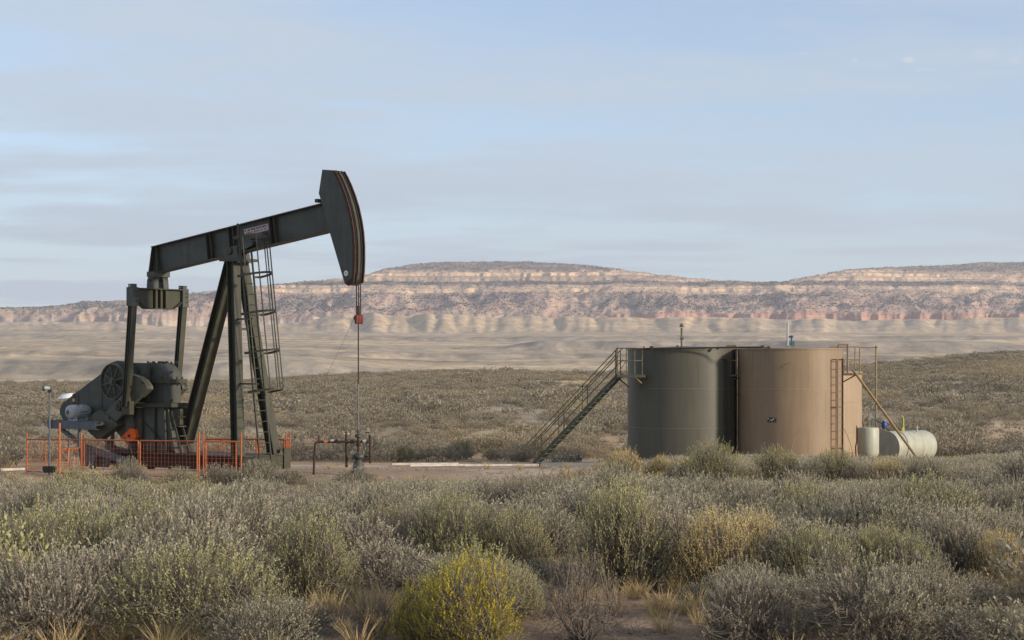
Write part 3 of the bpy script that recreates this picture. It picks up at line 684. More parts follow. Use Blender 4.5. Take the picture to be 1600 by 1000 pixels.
KD = {'sage': 'silvery grey sagebrush', 'green': 'olive tipped brush', 'gold': 'golden brush', 'dead': 'dry leafless brush'}
def zone(x, y):
    px = 800+F*x/y
    row = 'front rows' if y < 21 else ('middle rows' if y < 28 else 'back rows')
    for lim, nm in ((180, 'below the motor'), (330, 'below the crank and gearbox'), (480, 'below the pump ladder'), (650, 'below the wellhead'), (850, 'below the pale pipes'), (1000, 'below the stairway'), (1150, 'below the green tank'), (1330, 'below the tan tank'), (1480, 'below the horizontal tank'), (5000, 'by the right edge')):
        if px < lim: return row, nm
recs = []
for i in things:
    x, y = P0[i]; q = random.random()
    kind = 'sage' if q < .86 else ('green' if q < .945 else ('gold' if q < .965 else 'dead'))
    if kind == 'gold' and siz[i] > .8: kind = 'sage'
    row, nm = zone(x, y)
    sz_w = 'broad' if siz[i] > .98 else ('mid-sized' if siz[i] > .78 else 'small')
    recs.append((('%s %s' % (sz_w, KD[kind]), row, nm), x/y, i, kind))
ORD = ['first', 'second', 'third', 'fourth', 'fifth', 'sixth', 'seventh', 'eighth', 'ninth', 'tenth', 'eleventh', 'twelfth', 'thirteenth', 'fourteenth', 'fifteenth', 'sixteenth', 'seventeenth', 'eighteenth', 'nineteenth', 'twentieth']
by = {}
for k_, xx_, i, kind in recs: by.setdefault(k_, []).append((xx_, i, kind))
for (dsc, row, nm), lst in by.items():
    lst.sort()
    for j, (_, i, kind) in enumerate(lst):
        if len(lst) == 1: lb = 'the %s in the %s %s' % (dsc, row, nm)
        else: lb = '%s, %s from the left, %s %s' % (dsc, ORD[min(j, 19)], row, nm)
        x, y = P0[i]
        place_plant(kind, x, y, siz[i], siz[i]*hf[i], {'sage': 'sagebrush', 'green': 'olive_brush', 'gold': 'golden_brush', 'dead': 'dead_brush'}[kind], lb, KD[kind]+' of the foreground stand')
rp_ = P0[rest]; n_ = len(rp_)
idx = RNG.integers(0, 4, n_); q = RNG.uniform(size=n_); idx = np.where(q < .08, 4, idx); idx = np.where(q > .95, 5, idx)
mids = sage_md+[bush('green_mid', 650, M['green'], R=.6, H=.68, ntip=240, nleaf=6, ll=.05, lw=.012, spike=.13, up=.65, stems=6, twig=False), bush('gold_mid', 651, M['gold'], R=.5, H=.6, ntip=200, nleaf=6, ll=.05, lw=.010, spike=.13, up=.8, stems=6, twig=False)]
zz_ = ground_z(rp_[:, 0], rp_[:, 1])-.01
sv = siz[rest]; instancer('sagebrush_stand', np.column_stack([rp_, zz_]), np.column_stack([sv, sv, sv*hf[rest]*(.85+.0*sv)]), np.column_stack([np.zeros(n_), np.zeros(n_), RNG.uniform(0, 6.28, n_)]), idx, mids, 'grey sagebrush growing thick between the near bushes and the tanks', 'sagebrush')
# weeds on the pad and grass between the bushes
def scatter(y0, y1, kmax, n, fn):
    y = np.sqrt(RNG.uniform(y0**2, y1**2, n)); x = RNG.uniform(-kmax, kmax, n)*y; k = fn(x, y); return x[k], y[k]
x, y = scatter(14, 60, .3, 9000, lambda x, y: (RNG.uniform(size=len(x)) < np.maximum(sst(.45, .65, fbm(x/1.2, y/1.2, 55, 3)), bare_mask(x, y)*.6)*(1-.93*pad_mask(x, y))*np.where(y > 40, .5, 1)))
n_ = len(x); s_ = RNG.uniform(.4, 1.2, n_)
instancer('dry_grass', np.column_stack([x, y, ground_z(x, y)-.01]), np.column_stack([s_]*3), np.column_stack([np.zeros(n_)]*2+[RNG.uniform(0, 6.28, n_)]), RNG.integers(0, 3, n_), grass_p, 'dry golden grass tufts between the sagebrush', 'grass')
# pebbles
def pebble(seed):
    b = MB(); r = random.Random(seed); ring = []
    vs = [(0, 0, .6)]+[(math.cos(a)*r.uniform(.8, 1.2), math.sin(a)*r.uniform(.6, 1), r.uniform(-.1, .25)) for a in [i*2*PI/6 for i in range(6)]]
    b.add(vs, [(0, i+1, (i+1) % 6+1) for i in range(6)])
    me = bpy.data.meshes.new('pebble'); me.from_pydata(b.v, [], b.f); me.materials.append(M['stone']); return me
M['stone'] = leaf_mat('gravel_stone', [(0, (.20, .15, .12)), (1, (.34, .28, .24))], (.3, .25, .2), trans=0)
x, y = scatter(14, 24, .3, 52000, lambda x, y: bare_mask(x, y) > RNG.uniform(0, 1, len(x))*.8)
x2, y2 = scatter(46, 84, .25, 26000, lambda x, y: (pad_mask(x, y) > .5) & (RNG.uniform(size=len(x)) < sst(.3, .6, fbm(x/2, y/3, 57, 3))))
s1 = RNG.gamma(1.6, .008, len(x))+.005; s2 = RNG.gamma(2.2, .012, len(x2))+.01
x = np.concatenate([x, x2]); y = np.concatenate([y, y2]); s_ = np.concatenate([s1, s2]); n_ = len(x)
instancer('gravel', np.column_stack([x, y, ground_z(x, y)]), np.column_stack([s_, s_, s_*.7]), np.column_stack([np.zeros(n_)]*2+[RNG.uniform(0, 6.28, n_)]), RNG.integers(0, 3, n_), [pebble(i) for i in range(3)], 'loose gravel on the pad and the bare soil', 'gravel')
def litter(seed):
    r = np.random.default_rng(seed); n = 26; p = r.normal(size=(n, 3))*np.array([.16, .16, 0])+np.array([0, 0, .012]); a_ = r.uniform(0, 6.28, n)
    d = np.stack([np.cos(a_), np.sin(a_), r.normal(size=n)*.12], 1)*r.uniform(.03, .13, n)[:, None]; sd = np.stack([-np.sin(a_), np.cos(a_), np.zeros(n)], 1)*.0035
    up_ = np.array([0, 0, .006]); V = np.stack([p-d-sd, p-d+sd, p+sd*1.2+up_, p-sd*1.2+up_, p-sd*1.2+up_, p+sd*1.2+up_, p+d+sd*.5, p+d-sd*.5], 1).reshape(-1, 3)
    return mesh_from('litter', V, np.arange(len(V)).reshape(-1, 4), np.zeros((0, 3), int), r.uniform(0, 1, len(V)), np.zeros(len(V)//4), np.zeros(0), [M['dead']])
x, y = scatter(14, 34, .3, 5200, lambda x, y: (pad_mask(x, y) < .3))
n_ = len(x); s_ = RNG.uniform(.7, 1.5, n_)
instancer('fallen_twigs', np.column_stack([x, y, ground_z(x, y)+.01]), np.column_stack([s_]*3), np.column_stack([np.zeros(n_)]*2+[RNG.uniform(0, 6.28, n_)]), RNG.integers(0, 3, n_), [litter(i) for i in range(3)], 'grey fallen twigs littering the soil under the brush', 'twigs')
# the wide sagebrush plain behind the tanks, up to its low crest
PF = cells(56, 150, .36, 1.25, .0025); pf2 = cells(150, 600, .34, 1.05, .0045)
PF = np.concatenate([PF, pf2]); pm = pad_mask(PF[:, 0], PF[:, 1]); PF = PF[((pm < .3) & (PF[:, 1] > 84)) | ((PF[:, 1] > 56) & (PF[:, 0]/PF[:, 1] < -.27))]
dens = fbm(PF[:, 0]/9, PF[:, 1]/18, 66, 3); PF = PF[(RNG.uniform(size=len(PF)) < .25+.75*sst(.36, .52, dens))]
n_ = len(PF); sv = (.45+RNG.gamma(3.0, .17, n_))*(1+.0008*PF[:, 1]); hv = sv*RNG.uniform(.6, 1.2, n_)/(1+.0010*PF[:, 1])
nearf = PF[:, 1] < 150
idx = np.where(nearf, RNG.integers(5, 8, n_), RNG.integers(0, 5, n_))
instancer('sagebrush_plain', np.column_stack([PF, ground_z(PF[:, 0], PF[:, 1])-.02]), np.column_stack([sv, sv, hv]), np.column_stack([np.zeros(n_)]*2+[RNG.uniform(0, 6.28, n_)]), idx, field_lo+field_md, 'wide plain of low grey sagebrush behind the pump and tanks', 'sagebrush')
# junipers on the mesa
nj = 120000; yy = RNG.integers(8, Ym.shape[0]-8, nj); xx = RNG.integers(2, Ym.shape[1]-2, nj)
dn = bandv[yy, xx]*(.25+.75*veg[yy, xx])+.17; dn = np.where(zn[yy, xx] > 292, .38, dn); dn = dn*1.15*(1-cliff[yy, xx]*.86)*sst(112, 130, Zm[yy, xx])
dn = np.where(Zm[yy, xx] > zt[yy, xx]-14, np.maximum(dn, .35), dn)
k_ = RNG.uniform(size=nj) < dn*.8; yy = yy[k_]; xx = xx[k_]; n_ = len(xx)
def jun(seed):
    r = np.random.default_rng(seed); b = MB(); 
    for i in range(3):
        c_ = r.normal(size=3)*.25; s0 = r.uniform(.6, .9)
        t = [(c_[0]+s0*math.cos(a)*r.uniform(.8, 1.1), c_[1]+s0*math.sin(a)*r.uniform(.8, 1.1), .6+c_[2]*.5) for a in [0, 1.57, 3.14, 4.71]]
        b.add(t+[(c_[0], c_[1], 1.25+c_[2]), (c_[0], c_[1], -.1)], [(0, 1, 4), (1, 2, 4), (2, 3, 4), (3, 0, 4), (1, 0, 5), (2, 1, 5), (3, 2, 5), (0, 3, 5)])
    me = bpy.data.meshes.new('juniper'); me.from_pydata(b.v, [], b.f); me.materials.append(M['juniper']); return me
js = RNG.uniform(.9, 2.3, n_)
instancer('juniper_woodland', np.column_stack([Xm[yy, xx]+RNG.normal(size=n_)*2, Ym[yy, xx], Zm[yy, xx]-.3]), np.column_stack([js, js, js]), np.column_stack([np.zeros(n_)]*2+[RNG.uniform(0, 6.28, n_)]), RNG.integers(0, 3, n_), [jun(i) for i in range(3)], 'dark scattered junipers dotting the far mesa', 'trees')

# ================================================================ PUMPJACK
TH = R_(38); cT, sT = math.cos(TH), math.sin(TH)
OX, OY = (370-800)/F*56.0, 56.0
PJ = empty('pumpjack', (OX, OY, 0), -TH)
tag(PJ, 'dark green oil pumpjack with its horsehead raised over the wellhead', 'pumpjack')
def A(px, py, b):
    k = (px-800)/F; a = (k*(OY+b*cT)-OX-b*sT)/(cT+k*sT); Y = OY-a*sT+b*cT
    return a, EYE+(HOR-py)/F*Y
def A3(px, py, b): a, z = A(px, py, b); return Vector((a, b, z))
def Bp(px, py, a):
    k = (px-800)/F; b = (k*(OY-a*sT)-OX-a*cT)/(sT-k*cT); Y = OY-a*sT+b*cT
    return Vector((a, b, EYE+(HOR-py)/F*Y))
# walking beam -----------------------------------------------------
bf = .17
tl = Vector(A(236, 385, -bf)); tr = Vector(A(502, 317, -bf)); bl = Vector(A(231, 429, -bf)); br = Vector(A(515, 361, -bf))
dx = (tr-tl).normalized(); dz = Vector((-dx.y, dx.x)); depth = abs((bl-tl).dot(dz))*.5+abs((br-tr).dot(dz))*.5
Lb = (tr-tl).dot(dx)+.35
def beam_pt(u_, w_): p = tl+dx*u_-dz*w_; return (p.x, p.y)
def rect(u0, u1, w0, w1): return [beam_pt(u0, w0), beam_pt(u1, w0), beam_pt(u1, w1), beam_pt(u0, w1)]
skew = (bl-tl).dot(dx)
b = MB(); b.prism([beam_pt(0.02, .02), beam_pt(Lb, .02), beam_pt(Lb, depth-.02), beam_pt(skew+.02, depth-.02)], -.012, .012)
beam = b.build('walking_beam', M['paint'], PJ)
b = MB(); b.prism(rect(-.02, Lb, 0, .028), -bf, bf); b.build('flange', M['paint'], beam)
b = MB(); b.prism(rect(skew-.02, Lb-.1, depth-.028, depth), -bf, bf); b.build('flange', M['paint2'], beam)
b = MB(); b.prism([beam_pt(0, .03), beam_pt(.03, .03), beam_pt(skew+.03, depth-.03), beam_pt(skew, depth-.03)], -bf+.01, bf-.01); b.build('end_plate', M['paint2'], beam)
for pxs, w_ in ((323, .03), (330, .018), (359, .02), (366, .02), (422, .03), (429, .018), (242, .018)):
    u0 = (Vector(A(pxs, 370, -.1))-tl).dot(dx)
    u0 = (pxs-236)/(502-236)*(Lb-.35)
    for sg in (-1, 1):
        MB().prism(rect(u0, u0+w_, .03, depth-.03), min(sg*.013, sg*(bf-.03)), max(sg*.013, sg*(bf-.03))).build('stiffener', M['paint2'], beam)
# faded sign with two lines of worn print
u0 = (381-236)/266*(Lb-.35); u1 = (418-236)/266*(Lb-.35)
sg = MB().prism(rect(u0, u1, .17, .36), -.055, -.045).build('sign_plate', M['pinksign'], beam, 'faded pinkish sign on the beam, its print worn illegible')
MB().box((*[(beam_pt(u0+.05, .25)[0])], -.03, beam_pt(u0+.05, .25)[1]), (.04, .04, .04)).build('bolt', M['black'], sg)
b = MB(); uu = u0+.04; r = random.Random(5)
while uu < u1-.06:
    w_ = r.uniform(.018, .05)
    if r.random() < .8: b.prism(rect(uu, uu+w_, .20, .20+r.uniform(.03, .055)), -.058, -.056)
    if r.random() < .8: b.prism(rect(uu, uu+w_*.8, .285, .285+r.uniform(.03, .045)), -.058, -.056)
    uu += w_+.014
b.build('worn_lettering', M['darkrust'], sg)
# horsehead --------------------------------------------------------
hb = .2
near_arc = [(522, 266), (527, 275), (533, 288), (539, 304), (544.5, 322), (549, 342), (552, 362), (553.5, 385), (553.6, 405), (552.8, 425), (551, 441)]
body = [(503.5, 265)]+[(x_-1.6, y_) for x_, y_ in near_arc]+[(544.5, 446), (538.5, 443), (514.5, 361), (502.5, 316), (498, 302)]
ol = [A(x_, y_, -hb) for x_, y_ in body]
head = MB().prism(ol, -hb, hb).build('horsehead', M['paint'], PJ)
arc = [Vector(A(x_, y_, -hb)) for x_, y_ in near_arc]
def arc_strip(b0, b1, inset, outset):
    inner = [(p+Vector((-inset, -.02)) if True else p) for p in arc]; out = [(p+Vector((outset, 0))) for p in arc]
    return [tuple(p) for p in out]+[tuple(p) for p in inner[::-1]]
for b0, b1, o_, m_ in ((-.215, -.178, .035, 'rust'), (-.045, .045, .01, 'paint2'), (.175, .215, .035, 'rust')):
    MB().prism(arc_strip(b0, b1, .05, o_), b0, b1).build('arc_rim', M[m_], head)
for b0, b1 in ((-.176, -.047), (.047, .173)):
    MB().prism(arc_strip(b0, b1, .05, -.022), b0, b1).build('groove_plate', M['black'], head)
MB().prism([A(538.5, 443, -hb-.01), A(544.5, 447, -hb-.01), A(552, 441, -hb-.01), A(549, 434, -hb-.01)], -hb-.012, -hb-.002).build('rust_edge', M['rust'], head)
ctr = A(541, 427, -hb)
lg = MB(); 
lg.lathe([(.030, -.012), (.075, -.012), (.075, .0), (.030, .0), (.030, -.012)], 20, (ctr[0], -hb-.004, ctr[1]), 'y'); lg.build('round_badge', M['white'], head)
MB().box((ctr[0]+.012, -hb-.010, ctr[1]), (.03, .012, .016)).build('badge_mark', M['white'], head)
MB().box((A(500, 314, 0)[0], 0, A(500, 314, 0)[1]), (.12, .3, .10)).build('hinge_lug', M['paint2'], head)
# bridle cables, carrier bar, polished rod --------------------------
ac = A(560, 480, 0)[0]; zb = A(560, 497, 0)[1]
for bb in (-.10, .10):
    pts = [Vector((p.x-.005, bb, p.y)) for p in arc[:9]]; pts += [Vector((ac, bb*.8, arc[8].y-.25)), Vector((ac, bb*.8, zb+.02))]
    MB().path(pts, .016, 6).build('bridle_cable', M['cable'], PJ)
MB().tube((ac, 0, zb), (ac, 0, A(560, 442, 0)[1]+.1), .014, 6).build('rod_extension', M['cable'], PJ)
MB().tube((ac, 0, zb+.02), (ac, 0, A(560, 478, 0)[1]), .035, 8).build('rod_clamp', M['darkrust'], PJ)
cb = MB().box((ac, 0, zb), (.11, .28, .10)).build('carrier_bar', M['red'], PJ)
for bb in (-.1, 0, .1): 
    MB().lathe([(0, .12), (.05, .11), (.06, .0), (.05, -.12), (0, -.14)], 10, (ac+.02, bb, zb-.03)).build('cable_socket', M['red'], cb)
MB().tube((ac, 0, zb), (ac, 0, A(560, 600, 0)[1]), .018, 8).build('polished_rod', M['cable'], PJ)
MB().tube((ac, 0, A(560, 600, 0)[1]), (ac, 0, A(560, 676, 0)[1]), .021, 8).build('rod_sleeve', M['rod'], PJ)
p0 = Vector((ac-.1, -.1, zb-.05)); p1 = Bp(436, 700, 1.0)
MB().path([p0.lerp(p1, t)+Vector((0, 0, -1.1*t*(1-t))) for t in [i/12 for i in range(13)]], .0045, 4).build('control_cable', M['twine'], PJ)
# Samson post -------------------------------------------------------
SKZ = .42
def hleg(p0, p1, w=.28, d=.28, name='leg', m='paint', m2='paint2'):
    p0 = Vector(p0); p1 = Vector(p1); ax = (p1-p0).normalized(); fn = Vector((1, 0, 0)); fn = (fn-ax*fn.dot(ax)).normalized()
    o = MB().bar(p0, p1, .018, d-.04, (0, 1, 0)).build(name, M[m], PJ)
    for s_ in (-1, 1): MB().bar(p0+fn*s_*(d/2-.011), p1+fn*s_*(d/2-.011), w, .022, (0, 1, 0)).build('flange', M[m2], o)
    return o
LA = .80; LBW = .72
hleg((LA, -LBW, SKZ+.03), (.02, -.16, 6.08)); hleg((LA, LBW, SKZ+.03), (.04, .16, 6.08))
rl = A(291, 690, 0)
hleg((rl[0], 0, rl[1]), (-.20, 0, 6.05), .34, .30)
for (zc_, lnm) in ((2.25, 'cross_brace'), (4.1, 'cross_brace')):
    t = (zc_-SKZ)/(6.08-SKZ); bw = LBW*(1-t)+.14*t; aa = LA*(1-t)
    MB().bar((aa, -bw+.1, zc_), (aa, bw-.1, zc_), .07, .07, (0, 0, 1)).build(lnm, M['paint2'], PJ)
for s_ in (-1, 1):
    MB().box((LA, s_*LBW, SKZ+.015), (.5, .4, .028)).build('foot_plate', M['paint2'], PJ)
MB().prism([A(347, 408.5, -.2), A(384, 408.5, -.2), A(384, 404, -.2), A(347, 404, -.2)], -.32, .32).build('post_top_plate', M['paint2'], PJ)
cbz = A(362, 402, -.2)
bb_ = MB().prism([A(353, 404, -.2), A(350, 393, -.2), A(351, 388, -.2), A(371, 384, -.2), A(372, 392, -.2), A(374, 404, -.2)], -.24, -.06).build('center_bearing', M['paint'], PJ)
MB().prism([A(353, 404, -.2), A(350, 393, -.2), A(351, 388, -.2), A(371, 384, -.2), A(372, 392, -.2), A(374, 404, -.2)], .06, .24).build('bearing_cheek', M['paint'], bb_)
cc_ = A(359, 392, -.24); MB().lathe([(0, -.03), (.10, -.03), (.12, 0), (.12, .52)], 20, (cc_[0], -.26, cc_[1]), 'y').build('bearing_shaft', M['paint2'], bb_)
MB().prism([A(348, 391, -.2), A(349, 388, -.2), A(392, 377, -.2), A(393, 383, -.2), A(380, 390, -.2)], -.16, .16).build('saddle', M['paint'], bb_)
# ladder with cage --------------------------------------------------
LBc = -.55
Lb0 = A3(417, 742, LBc); Lb1 = A3(380, 350, LBc); ld = (Lb1-Lb0).normalized(); ln = Vector((ld.z, 0, -ld.x)); hw = .22
lad = MB().bar(Lb0+Vector((0, -hw, 0)), Lb1+Vector((0, -hw, 0)), .036, .05, (0, 1, 0)).build('ladder', M['paint2'], PJ)
MB().bar(Lb0+Vector((0, hw, 0)), Lb0.lerp(Lb1, .9)+Vector((0, hw, 0)), .036, .05, (0, 1, 0)).build('side_rail', M['paint2'], lad)
Ltot = (Lb1-Lb0).length; n_ = int(Ltot/.305)
rung = None
for i in range(1, n_-1):
    p = Lb0+ld*(i*.305)
    if rung is None: rung = MB().tube((0, -hw, 0), (0, hw, 0), .012, 6).build('rung', M['paint2'], lad); rung.location = p
    else: copyobj(rung, lad, p)
def hoop_pts(c_, n=18, r_=.46, out=.84):
    pts = []
    for i in range(n+1):
        t = -1+2*i/n; a_ = t*PI/2*1.12
        pts.append(c_+Vector((0, math.sin(a_)*r_/math.sin(PI/2*1.12)*1.0 if abs(a_) > PI/2 else math.sin(a_)*r_, 0))+ln*(max(math.cos(a_), -.0)*out+.02))
    pts[0] = c_+Vector((0, -hw, 0)); pts[-1] = c_+Vector((0, hw, 0)); return pts
for zi, (pxh, pyh) in enumerate(((378, 374), (386, 433), (392, 492), (400, 552), (408, 612))):
    t = (A3(pxh, pyh, LBc)-Lb0).dot(ld); c_ = Lb0+ld*t; pts = hoop_pts(c_)
    b = MB()
    for p, q_ in zip(pts[:-1], pts[1:]): b.bar(p, q_, .062, .013, ld)
    b.build('hoop', M['paint2'], lad)
    if zi == 0: c0 = c_
    c1 = c_
for i in (3, 6, 9, 12, 15):
    p = hoop_pts(c0)[i]; q_ = hoop_pts(c1)[i]; MB().bar(p, q_, .036, .016, (0, 1, 0)).build('cage_bar', M['paint2'], lad)
for t in (.36, .62, .85):
    p = Lb0.lerp(Lb1, t); z_ = p.z; k_ = (z_-SKZ)/(6.08-SKZ); MB().bar(p, (LA*(1-k_), -LBW*(1-k_)-.14*k_, z_), .05, .03, (0, 0, 1)).build('standoff', M['paint2'], lad)
# skid --------------------------------------------------------------
AR = -4.6; AF = 1.12; SB = .86
skid = MB().box(((AR+AF)/2, -SB+.0, SKZ/2+.03), (AF-AR, .02, SKZ-.06)).build('skid_base', M['darkrust'], PJ)
MB().box(((AR+AF)/2, SB, SKZ/2+.03), (AF-AR, .02, SKZ-.06)).build('skid_rail', M['darkrust'], skid)
for s_ in (-1, 1):
    for z_ in (SKZ, .04): MB().box(((AR+AF)/2, s_*SB, z_), (AF-AR, .24, .028)).build('flange', M['darkrust'], skid)
MB().box((AF+.012, .0, SKZ/2), (.02, 2*SB+.24, SKZ+.05)).build('end_plate', M['paint2'], skid)
MB().box((AF+.03, 0, SKZ+.02), (.06, 2*SB+.26, .03)).build('end_ledge', M['paint2'], skid)
MB().box((AF+.04, SB+.02, SKZ/2+.05), (.06, .26, SKZ+.35)).build('corner_plate', M['cream' if False else 'paint2'], skid)
for a_ in (-3.9, -3.0, -2.1, -1.2, -.3, .6): MB().box((a_, 0, SKZ/2+.03), (.12, 2*SB-.04, SKZ-.08)).build('cross_member', M['darkrust'], skid)
MB().box((-1.2, 0, SKZ+.012), (3.8, 2*SB-.3, .012)).build('deck_plate', M['darkrust'], skid)
# gearbox sub-base -----------------------------------------------
b_ = .45
sb = MB().prism([A(205, 637, -b_), A(262, 637, -b_), A(275, 718, -b_), (A(275, 718, -b_)[0], SKZ+.02), (A(200, 718, -b_)[0], SKZ+.02)], -b_, b_).build('gearbox_base', M['paint'], PJ)
MB().prism([A(196, 636.5, -b_-.1), A(268, 636.5, -b_-.1), A(268, 630, -b_-.1), A(196, 630, -b_-.1)], -b_-.1, b_+.1).build('top_plate', M['paint2'], sb)
for px_ in (212, 224, 244.5, 259):
    p = A(px_, 638, -b_); q_ = A(px_+(4 if px_ > 250 else 0), 715, -b_); MB().bar((p[0], -b_-.04, p[1]), (q_[0], -b_-.04, q_[1]), .08, .02, (0, 1, 0)).build('rib', M['paint2'], sb)
# end face bracket and steps of the rear leg
a0 = A(263, 640, -b_)[0]
MB().prism([(a0, A(263, 637, -b_)[1]-.03), (a0+.42, A(263, 637, -b_)[1]-.03), (a0+.40, A(263, 637, -b_)[1]-.5), (a0+.1, A(263, 665, -b_)[1]-.1)], -.36, .30).build('leg_bracket', M['grey' if False else 'paint2'], sb)
for i in range(4):
    zz_ = SKZ+.25+i*.28; MB().box((A(278, 700, -b_)[0]+.13-.03*i, -.36, zz_), (.09, .28, .03)).build('step', M['paint2'], sb)
for s_ in (-.52, -.22): 
    MB().bar((A(282, 714, -b_)[0]+.12, s_, SKZ+.03), (A(266, 660, -b_)[0]+.12, s_, SKZ+1.25), .03, .07, (0, 1, 0)).build('step_rail', M['paint2'], sb)
# gearbox ----------------------------------------------------------
gb = .32
gx = MB().prism([A(176, 629, -gb), A(176, 585, -gb), A(184, 570, -gb), A(192, 567, -gb), A(245, 567, -gb), A(257, 581, -gb), A(257.5, 629.5, -gb)], -gb, gb).build('gearbox', M['paint'], PJ)
f0 = A(170, 598.5, -gb-.05); f1 = A(263, 598.5, -gb-.05); f2 = A(263, 592.5, -gb-.05)
MB().prism([f0, f1, f2, (f0[0], f2[1])], -gb-.07, gb+.07).build('split_flange', M['paint2'], gx)
for i, px_ in enumerate((236, 251, 262)):
    p = A(px_, 595, -gb-.06); MB().tube((p[0], -gb-.05, p[1]-.13), (p[0], -gb-.05, p[1]+.13), .022, 6).build('bolt', M['paint2'], gx)
for i, bb in enumerate((-.22, .0, .22)):
    p = A(263, 595, -gb-.05); MB().tube((p[0]-.03, bb, p[1]-.12), (p[0]-.03, bb, p[1]+.12), .022, 6).build('bolt', M['paint2'], gx)
p = A(233.5, 568, -gb-.1); q_ = A(233.5, 629, -gb-.1); r_2 = A(219.5, 585, -gb-.1)
MB().prism([p, (p[0]+.03, p[1]), (q_[0]+.03, q_[1]), q_, (q_[0]-.13, q_[1]+.15), (q_[0]-.10, r_2[1]+.0), r_2], -gb-.12, -gb-.09).build('rib_plate', M['paint2'], gx)
MB().lathe([(.0, -.35), (.17, -.35), (.17, 0)], 20, (A(222, 600, -.6)[0], -gb-.0, A(222, 600, -.6)[1]), 'y').build('crank_shaft', M['paint'], gx)
b = MB(); r = random.Random(3)
for i in range(26):
    p = A(r.uniform(218, 256), 567, -gb); b.box((p[0], r.uniform(-.3, .3), p[1]+r.uniform(0, .03)), (.05, .04, .05))
b.build('breather_and_cap_bolts', M['black'], gx)
e0 = A(257.5, 610, -gb)
for z_ in (.55, .2, -.3): MB().lathe([(0, .02), (.035, .02), (.035, 0)], 10, (e0[0], -.05, e0[1]+z_), 'x').build('plug', M['black'], gx)
# cranks and counterweights ------------------------------------------
cr_out = [(201, 609), (204, 590), (209, 584.5), (219.6, 588), (228, 594), (234, 603), (235, 608), (208.4, 634), (176, 668), (163, 684), (154, 676), (168, 645), (186, 626)]
cw_out = [(162, 685), (156.6, 686), (146, 677), (140, 667), (140, 659), (146, 650), (156, 643), (163.5, 640.5), (168, 644), (190, 664)]
def crank(b0, b1, w0, w1, sgn):
    cr = MB().prism([A(x_, y_, -.7) for x_, y_ in cr_out], b0, b1).build('crank', M['crank'], PJ)
    MB().prism([A(x_, y_, -.7) for x_, y_ in cw_out], w0, w1).build('counterweight', M['crank'], cr)
    u_ = [(212, 586), (219.6, 588), (228, 594), (234, 603), (235, 608), (222, 621), (206, 612)]
    MB().prism([A(x_, y_, -.7) for x_, y_ in u_], w0+.02, w1-.02).build('crank_hub', M['crank'], cr)
    pc = A(190, 634, -.8); s_ = -1 if sgn < 0 else 1
    bs = b0 if sgn < 0 else b1
    MB().lathe([(.0, .0), (.0, .22*s_), (.055, .22*s_), (.055, .18*s_), (.15, .17*s_), (.17, 0)], 20, (pc[0], bs, pc[1]), 'y').build('wrist_pin', M['paint2'], cr)
    for x_, y_ in ((174, 653), (226, 598)): 
        q_ = A(x_, y_, -.78); MB().lathe([(0, s_*.03), (.035, s_*.03), (.035, 0)], 8, (q_[0], (w0 if sgn < 0 else w1), q_[1]), 'y').build('bolt', M['black'], cr)
    return cr
crank(-.80, -.66, -.84, -.56, -1); crank(.66, .80, .56, .84, 1)
ow = MB().prism([A(x_, y_, -.5) for x_, y_ in ((178, 667), (191, 683.5), (206, 669), (212, 668), (209, 642), (196, 646))], -.55, -.40).build('counterweight_arm', M['crank'], PJ)
MB().prism([A(x_, y_, -.5) for x_, y_ in ((191.6, 684.4), (206, 669.2), (213, 670), (216, 683), (213, 687), (200, 692))], -.58, -.37).build('orange_end', M['orangebright'], ow, 'bright orange painted tip')
q_ = A(202, 681, -.58); MB().lathe([(0, -.012), (.045, -.012), (.045, 0)], 12, (q_[0], -.582, q_[1]), 'y').build('bolt', M['black'], ow)
# pitman arms, equalizer --------------------------------------------
for sgn, t0, t1 in ((-1, (207.5, 470), (197, 640)), (1, None, None)):
    if sgn < 0: p0 = A3(207, 478, -1.0); p1 = A3(197, 636, -.98); keepa = (p0, p1)
    else: p0 = Vector((keepa[0].x, 1.0, keepa[0].z)); p1 = Vector((keepa[1].x, .98, keepa[1].z))
    o = MB().bar(p0, p1, .16, .018, (0, 1, 0)).build('pitman_arm', M['paint'], PJ)
    for s_ in (-1, 1):
        fd = Vector((s_*.085, 0, 0)); MB().bar(p0+fd, p1+fd, .19, .02, (0, 1, 0)).build('flange', M['paint2'], o)
    for s_ in (-1, 1): MB().bar(p0+Vector((0, s_*.0, 0)), p1, .05, .05, (0, 1, 0)).build('web_bar', M['paint'], o) if s_ > 0 else None
    MB().box(p0+Vector((0, 0, .28)), (.27, .24, .56)).build('upper_block', M['paint'], o)
    MB().box(p0+Vector((0, 0, .60)), (.20, .16, .12)).build('block_cap', M['paint'], o)
    for z_ in (.15, .30, .42): MB().lathe([(0, .015), (.028, .015), (.028, 0)], 8, (p0.x+.135, p0.y+.03, p0.z+z_), 'x').build('bolt_hole', M['black'], o)
    MB().lathe([(0, -.012), (.022, -.012), (.022, 0)], 8, (p0.x-.02, p0.y-.085, p0.z+.60), 'y').build('bolt_head', M['white'], o)
    MB().box(p1+Vector((0, sgn*-.06, -.02)), (.36, .18, .40)).build('wrist_bearing', M['paint2'], o)
ea = keepa[0].x; ez = keepa[0].z
zt_ = Bp(245, 452.5, ea).z; zb_ = Bp(245, 482, ea).z
def yz(outl, a0, a1):
    m_ = MB(); m_.prism(outl, 0, 1); m_.v = [(a0+(a1-a0)*y_, x_, z_) for x_, y_, z_ in m_.v]; m_.f = [tuple(reversed(f)) for f in m_.f]; return m_
eq = yz([(-.86, zt_), (.86, zt_), (.86, zb_+.22), (.52, zb_), (-.52, zb_), (-.86, zb_+.22)], ea+.0, ea+.03).build('equalizer_beam', M['paint2'], PJ)
